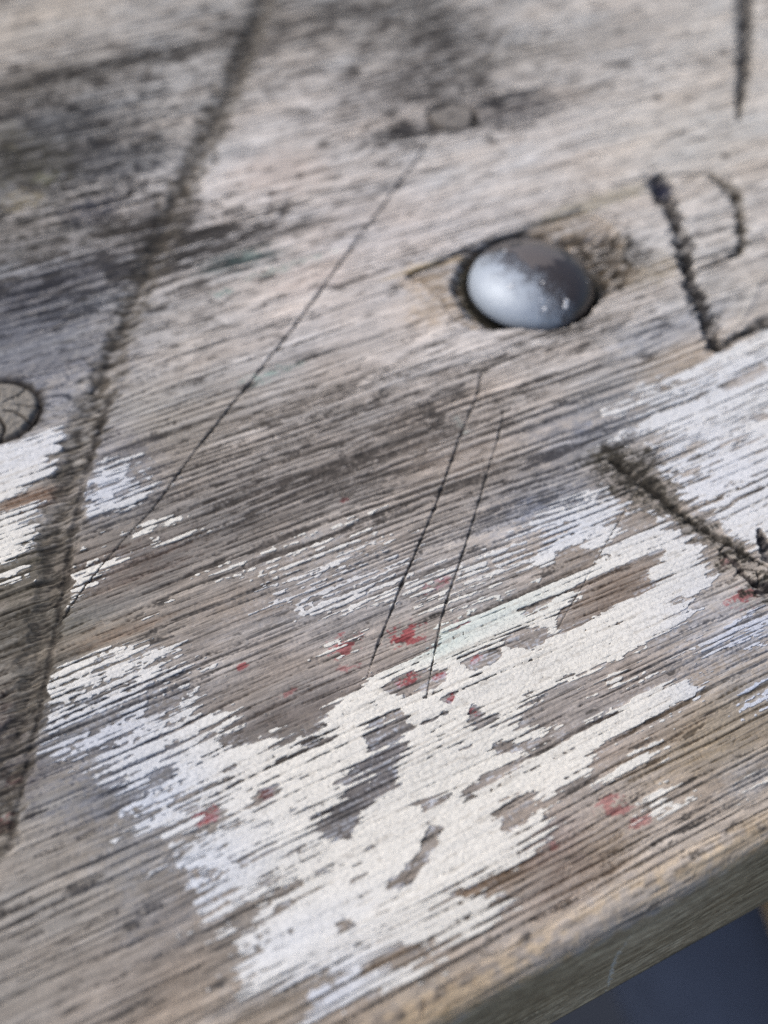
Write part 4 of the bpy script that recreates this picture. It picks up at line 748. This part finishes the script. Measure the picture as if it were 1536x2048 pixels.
    hh = math_('ADD', math_('ADD', math_('MULTIPLY', fine.outputs['Fac'], 0.4), math_('MULTIPLY', scr.outputs['Fac'], 0.5)), math_('MULTIPLY', dent.outputs['Fac'], 4.0))
    t.links.new(hh, bp.inputs['Height']); t.links.new(bp.outputs[0], b.inputs['Normal'])
    return m
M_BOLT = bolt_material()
BZ, BH = -1.3, 5.4
prof = [(0.0, BH)] + [(BR * math.sin(a), BH * math.cos(a) * 0.94 + 0.4) for a in np.linspace(0.06, math.pi / 2, 30)] + [(BR, 0.0), (BR - 0.5, -0.3), (4.2, -0.3), (4.2, -34.0)]
prof[0] = (0.0, BH * 0.94 + 0.4)
na = 128; th = np.linspace(0, 2 * np.pi, na, endpoint=False)
bco = [(0, 0, prof[0][1])]; 
for r, z in prof[1:]:
    bco += [(r * math.cos(t_), r * math.sin(t_), z) for t_ in th]
bco = np.array(bco); fl, fs, ft = [], [], []
for j in range(na): fl += [0, 1 + j, 1 + (j + 1) % na]; fs.append(3 * j); ft.append(3)
for k in range(len(prof) - 2):
    for j in range(na):
        a0, a1 = 1 + k * na + j, 1 + k * na + (j + 1) % na
        fs.append(len(fl)); ft.append(4); fl += [a0, a0 + na, a1 + na, a1]
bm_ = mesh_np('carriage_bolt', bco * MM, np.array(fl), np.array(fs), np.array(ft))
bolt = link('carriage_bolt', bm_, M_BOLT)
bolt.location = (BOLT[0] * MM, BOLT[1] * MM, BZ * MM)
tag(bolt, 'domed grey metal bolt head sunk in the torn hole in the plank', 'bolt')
def flat_mat(name, rgb, rough=0.6):
    m, t, b = mat_base(name)
    tc = N(t, 'ShaderNodeTexCoord'); nz = N(t, 'ShaderNodeTexNoise'); nz.inputs['Scale'].default_value = 90; nz.inputs['Detail'].default_value = 4
    t.links.new(tc.outputs['Object'], nz.inputs['Vector'])
    mr = N(t, 'ShaderNodeMapRange'); mr.inputs['To Min'].default_value = 0.8; mr.inputs['To Max'].default_value = 1.2
    t.links.new(nz.outputs['Fac'], mr.inputs['Value'])
    mx = N(t, 'ShaderNodeMix', data_type='RGBA', blend_type='MULTIPLY'); mx.inputs['Factor'].default_value = 1
    mx.inputs['A'].default_value = (*rgb, 1); t.links.new(mr.outputs[0], mx.inputs['B'])
    t.links.new(mx.outputs['Result'], b.inputs['Base Color']); b.inputs['Roughness'].default_value = rough
    return m
M_SPECK = flat_mat('white_paint_drop', (0.8, 0.82, 0.85), 0.35)
import bmesh
def dome_z(r): 
    a = math.asin(min(r / BR, 1)); return BH * math.cos(a) * 0.94 + 0.4
def cam_ray_dome(px, py):
    """traced point on the head -> local point on the dome"""
    o = np.array([-OX - BOLT[0], -OY - BOLT[1], CAM_H - BZ]); d = R3 @ np.array([px - CX, py - CY, F_PX]); d /= np.linalg.norm(d)
    t = 0
    for t in np.arange(100, 260, 0.05):
        p = o + d * t; r = math.hypot(p[0], p[1])
        if r < BR and p[2] <= dome_z(r): return p
    return None
for px, py, rp in [(1133, 603, 8), (1131, 613, 9), (1090, 618, 7), (1021, 573, 6), (1086, 565, 5), (1010, 502, 5), (1082, 600, 3), (1096, 603, 3), (1175, 562, 3)]:
    p = cam_ray_dome(px, py)
    if p is None: continue
    b = bmesh.new(); bmesh.ops.create_icosphere(b, subdivisions=2, radius=rp * 0.5 * pxmm(1060, 570) * MM)
    m_ = bpy.data.meshes.new('paint_drop'); b.to_mesh(m_); b.free()
    m_.polygons.foreach_set('use_smooth', np.ones(len(m_.polygons), bool))
    o = link('paint_drop', m_, M_SPECK, bolt); o.location = Vector(p) * MM
    nrm = Vector((p[0] / BR ** 2, p[1] / BR ** 2, max(p[2] - .4, .1) / (BH * .94) ** 2)).normalized()
    o.rotation_euler = nrm.to_track_quat('Z', 'Y').to_euler(); o.scale = (1, 1, 0.45)

# ------------------------------------------------------------------ hair and splinter on the board
def fibre(name, pts, rad, mat, label, cat, lift=0.15):
    c3 = []
    for px, py, dz in pts:
        p = P(px, py); c3.append((p[0], p[1], lift + dz))
    c3 = np.array(c3); tt = np.linspace(0, len(c3) - 1, 40)
    pp = np.stack([np.interp(tt, range(len(c3)), c3[:, k]) for k in range(3)], -1)
    for _ in range(6): pp[1:-1] = 0.25 * pp[:-2] + 0.5 * pp[1:-1] + 0.25 * pp[2:]
    vs_, k = [], 6
    for i, p in enumerate(pp):
        d = pp[min(i + 1, 39)] - pp[max(i - 1, 0)]; d /= np.linalg.norm(d)
        s_ = np.cross(d, [0, 0, 1]); s_ /= np.linalg.norm(s_); u_ = np.cross(s_, d)
        r = rad * (0.35 + 0.65 * math.sin(math.pi * (i + 0.6) / 40.2))
        vs_ += [p + r * (math.cos(a) * s_ + math.sin(a) * u_) for a in np.linspace(0, 2 * np.pi, k, endpoint=False)]
    g = np.arange(40 * k).reshape(40, k); n_ = np.roll(g, -1, 1)
    fq = np.stack([g[:-1], g[1:], n_[1:], n_[:-1]], -1).reshape(-1, 4)
    o = link(name, quads(name, np.array(vs_) * MM, fq), mat); tag(o, label, cat); return o
M_HAIR = flat_mat('dark_hair', (0.05, 0.035, 0.025), 0.4)
M_FIB = flat_mat('pale_fibre', (0.62, 0.60, 0.56), 0.7)
fibre('hair', [(944, 1902, 0), (958, 1908, .2), (978, 1910, .3), (995, 1904, .2), (1004, 1892, 0)], 0.055, M_HAIR, 'short curved dark hair lying near the front edge', 'hair')
fibre('wood_fibre', [(1448, 678, 0), (1470, 656, .3), (1490, 622, .5), (1500, 598, .5), (1512, 572, .6), (1534, 538, .2)], 0.10, M_FIB, 'thin pale wood fibre standing off beside the carved letter', 'splinter', 0.1)

# ------------------------------------------------------------------ below the board
def sheet(name, w_, d_, nx, ny, fz):
    gx, gy = np.meshgrid(np.linspace(-w_ / 2, w_ / 2, nx), np.linspace(-d_ / 2, d_ / 2, ny))
    c = np.stack([gx, gy, fz(gx, gy)], -1).reshape(-1, 3); i = np.arange(nx * ny).reshape(ny, nx)
    return quads(name, c, np.stack([i[:-1, :-1], i[:-1, 1:], i[1:, 1:], i[1:, :-1]], -1).reshape(-1, 4))
M_GROUND = flat_mat('dark_paving', (0.02, 0.026, 0.04), 0.9)
gr = link('ground', sheet('ground', 8, 8, 60, 60, lambda a, b: 0.004 * np.sin(a * 31) * np.sin(b * 27)), M_GROUND)
gr.location = (0, 0, -0.72); gr['kind'] = 'structure'

def at_z(px, py, z):
    """traced point -> world millimetres on the level z"""
    o = np.array([-OX, -OY, CAM_H]); d = R3 @ np.array([px - CX, py - CY, F_PX]); return o + d * ((z - o[2]) / d[2])
M_CLOTH = flat_mat('navy_fabric', (0.105, 0.13, 0.195), 0.9)
ca, cb = at_z(1150, 2040, -190), at_z(1500, 1930, -190)
print('cloth', ca, cb)
cdir = (cb - ca)[:2]; cl_ = np.linalg.norm(cdir); cdir /= cl_
na_, nl_ = 48, 40
tt, ll = np.meshgrid(np.linspace(0, 2 * np.pi, na_, endpoint=False), np.linspace(-1, 1, nl_))
rad_ = 46 * (1 + 0.035 * np.sin(3 * tt + 4 * ll) + 0.02 * np.sin(9 * ll + 2 * tt)) * np.sqrt(np.clip(1 - ll ** 8, 0.0004, 1))
sx = rad_ * np.cos(tt); sz = rad_ * np.sin(tt); sy = ll * 260
perp = np.array([-cdir[1], cdir[0]])
cen = cb[:2] + cdir * 24
cco = np.stack([cen[0] + cdir[0] * sx + perp[0] * sy, cen[1] + cdir[1] * sx + perp[1] * sy, sz - 236], -1).reshape(-1, 3)
g = np.arange(na_ * nl_).reshape(nl_, na_); n_ = np.roll(g, -1, 1)
cloth = link('navy_cloth', quads('navy_cloth', cco * MM, np.stack([g[:-1], n_[:-1], n_[1:], g[1:]], -1).reshape(-1, 4)), M_CLOTH)  # roll form made up so the blue cloth falls dark towards the left
tag(cloth, 'blurred navy blue cloth below the front edge of the plank', 'cloth')

# lower rail of the bench, far out of focus
pa, pb_ = at_z(1545, 1790, -170), at_z(1600, 1930, -170)
rd = (pb_ - pa)[:2]; rd /= np.linalg.norm(rd); rn = np.array([-rd[1], rd[0]])
if rn @ (at_z(1600, 1850, -170) - pa)[:2] < 0: rn = -rn
b = bmesh.new(); bmesh.ops.create_cube(b, size=1.0)
for v_ in b.verts:
    q_ = pa[:2] + rd * (30 + v_.co.x * 160) + rn * (35 * (v_.co.y + 0.5) * 2)
    v_.co = Vector((q_[0] * MM, q_[1] * MM, (-176 + 12 * v_.co.z) * MM))
bmesh.ops.recalc_face_normals(b, faces=b.faces[:])
bmesh.ops.bevel(b, geom=b.edges[:], offset=0.003, segments=2, affect='EDGES')
m_ = bpy.data.meshes.new('bench_rail'); b.to_mesh(m_); b.free()
leg = link('bench_rail', m_, flat_mat('tan_wood', (0.42, 0.31, 0.18), 0.8))
tag(leg, 'blurred tan wooden rail below the plank at the right border', 'rail')
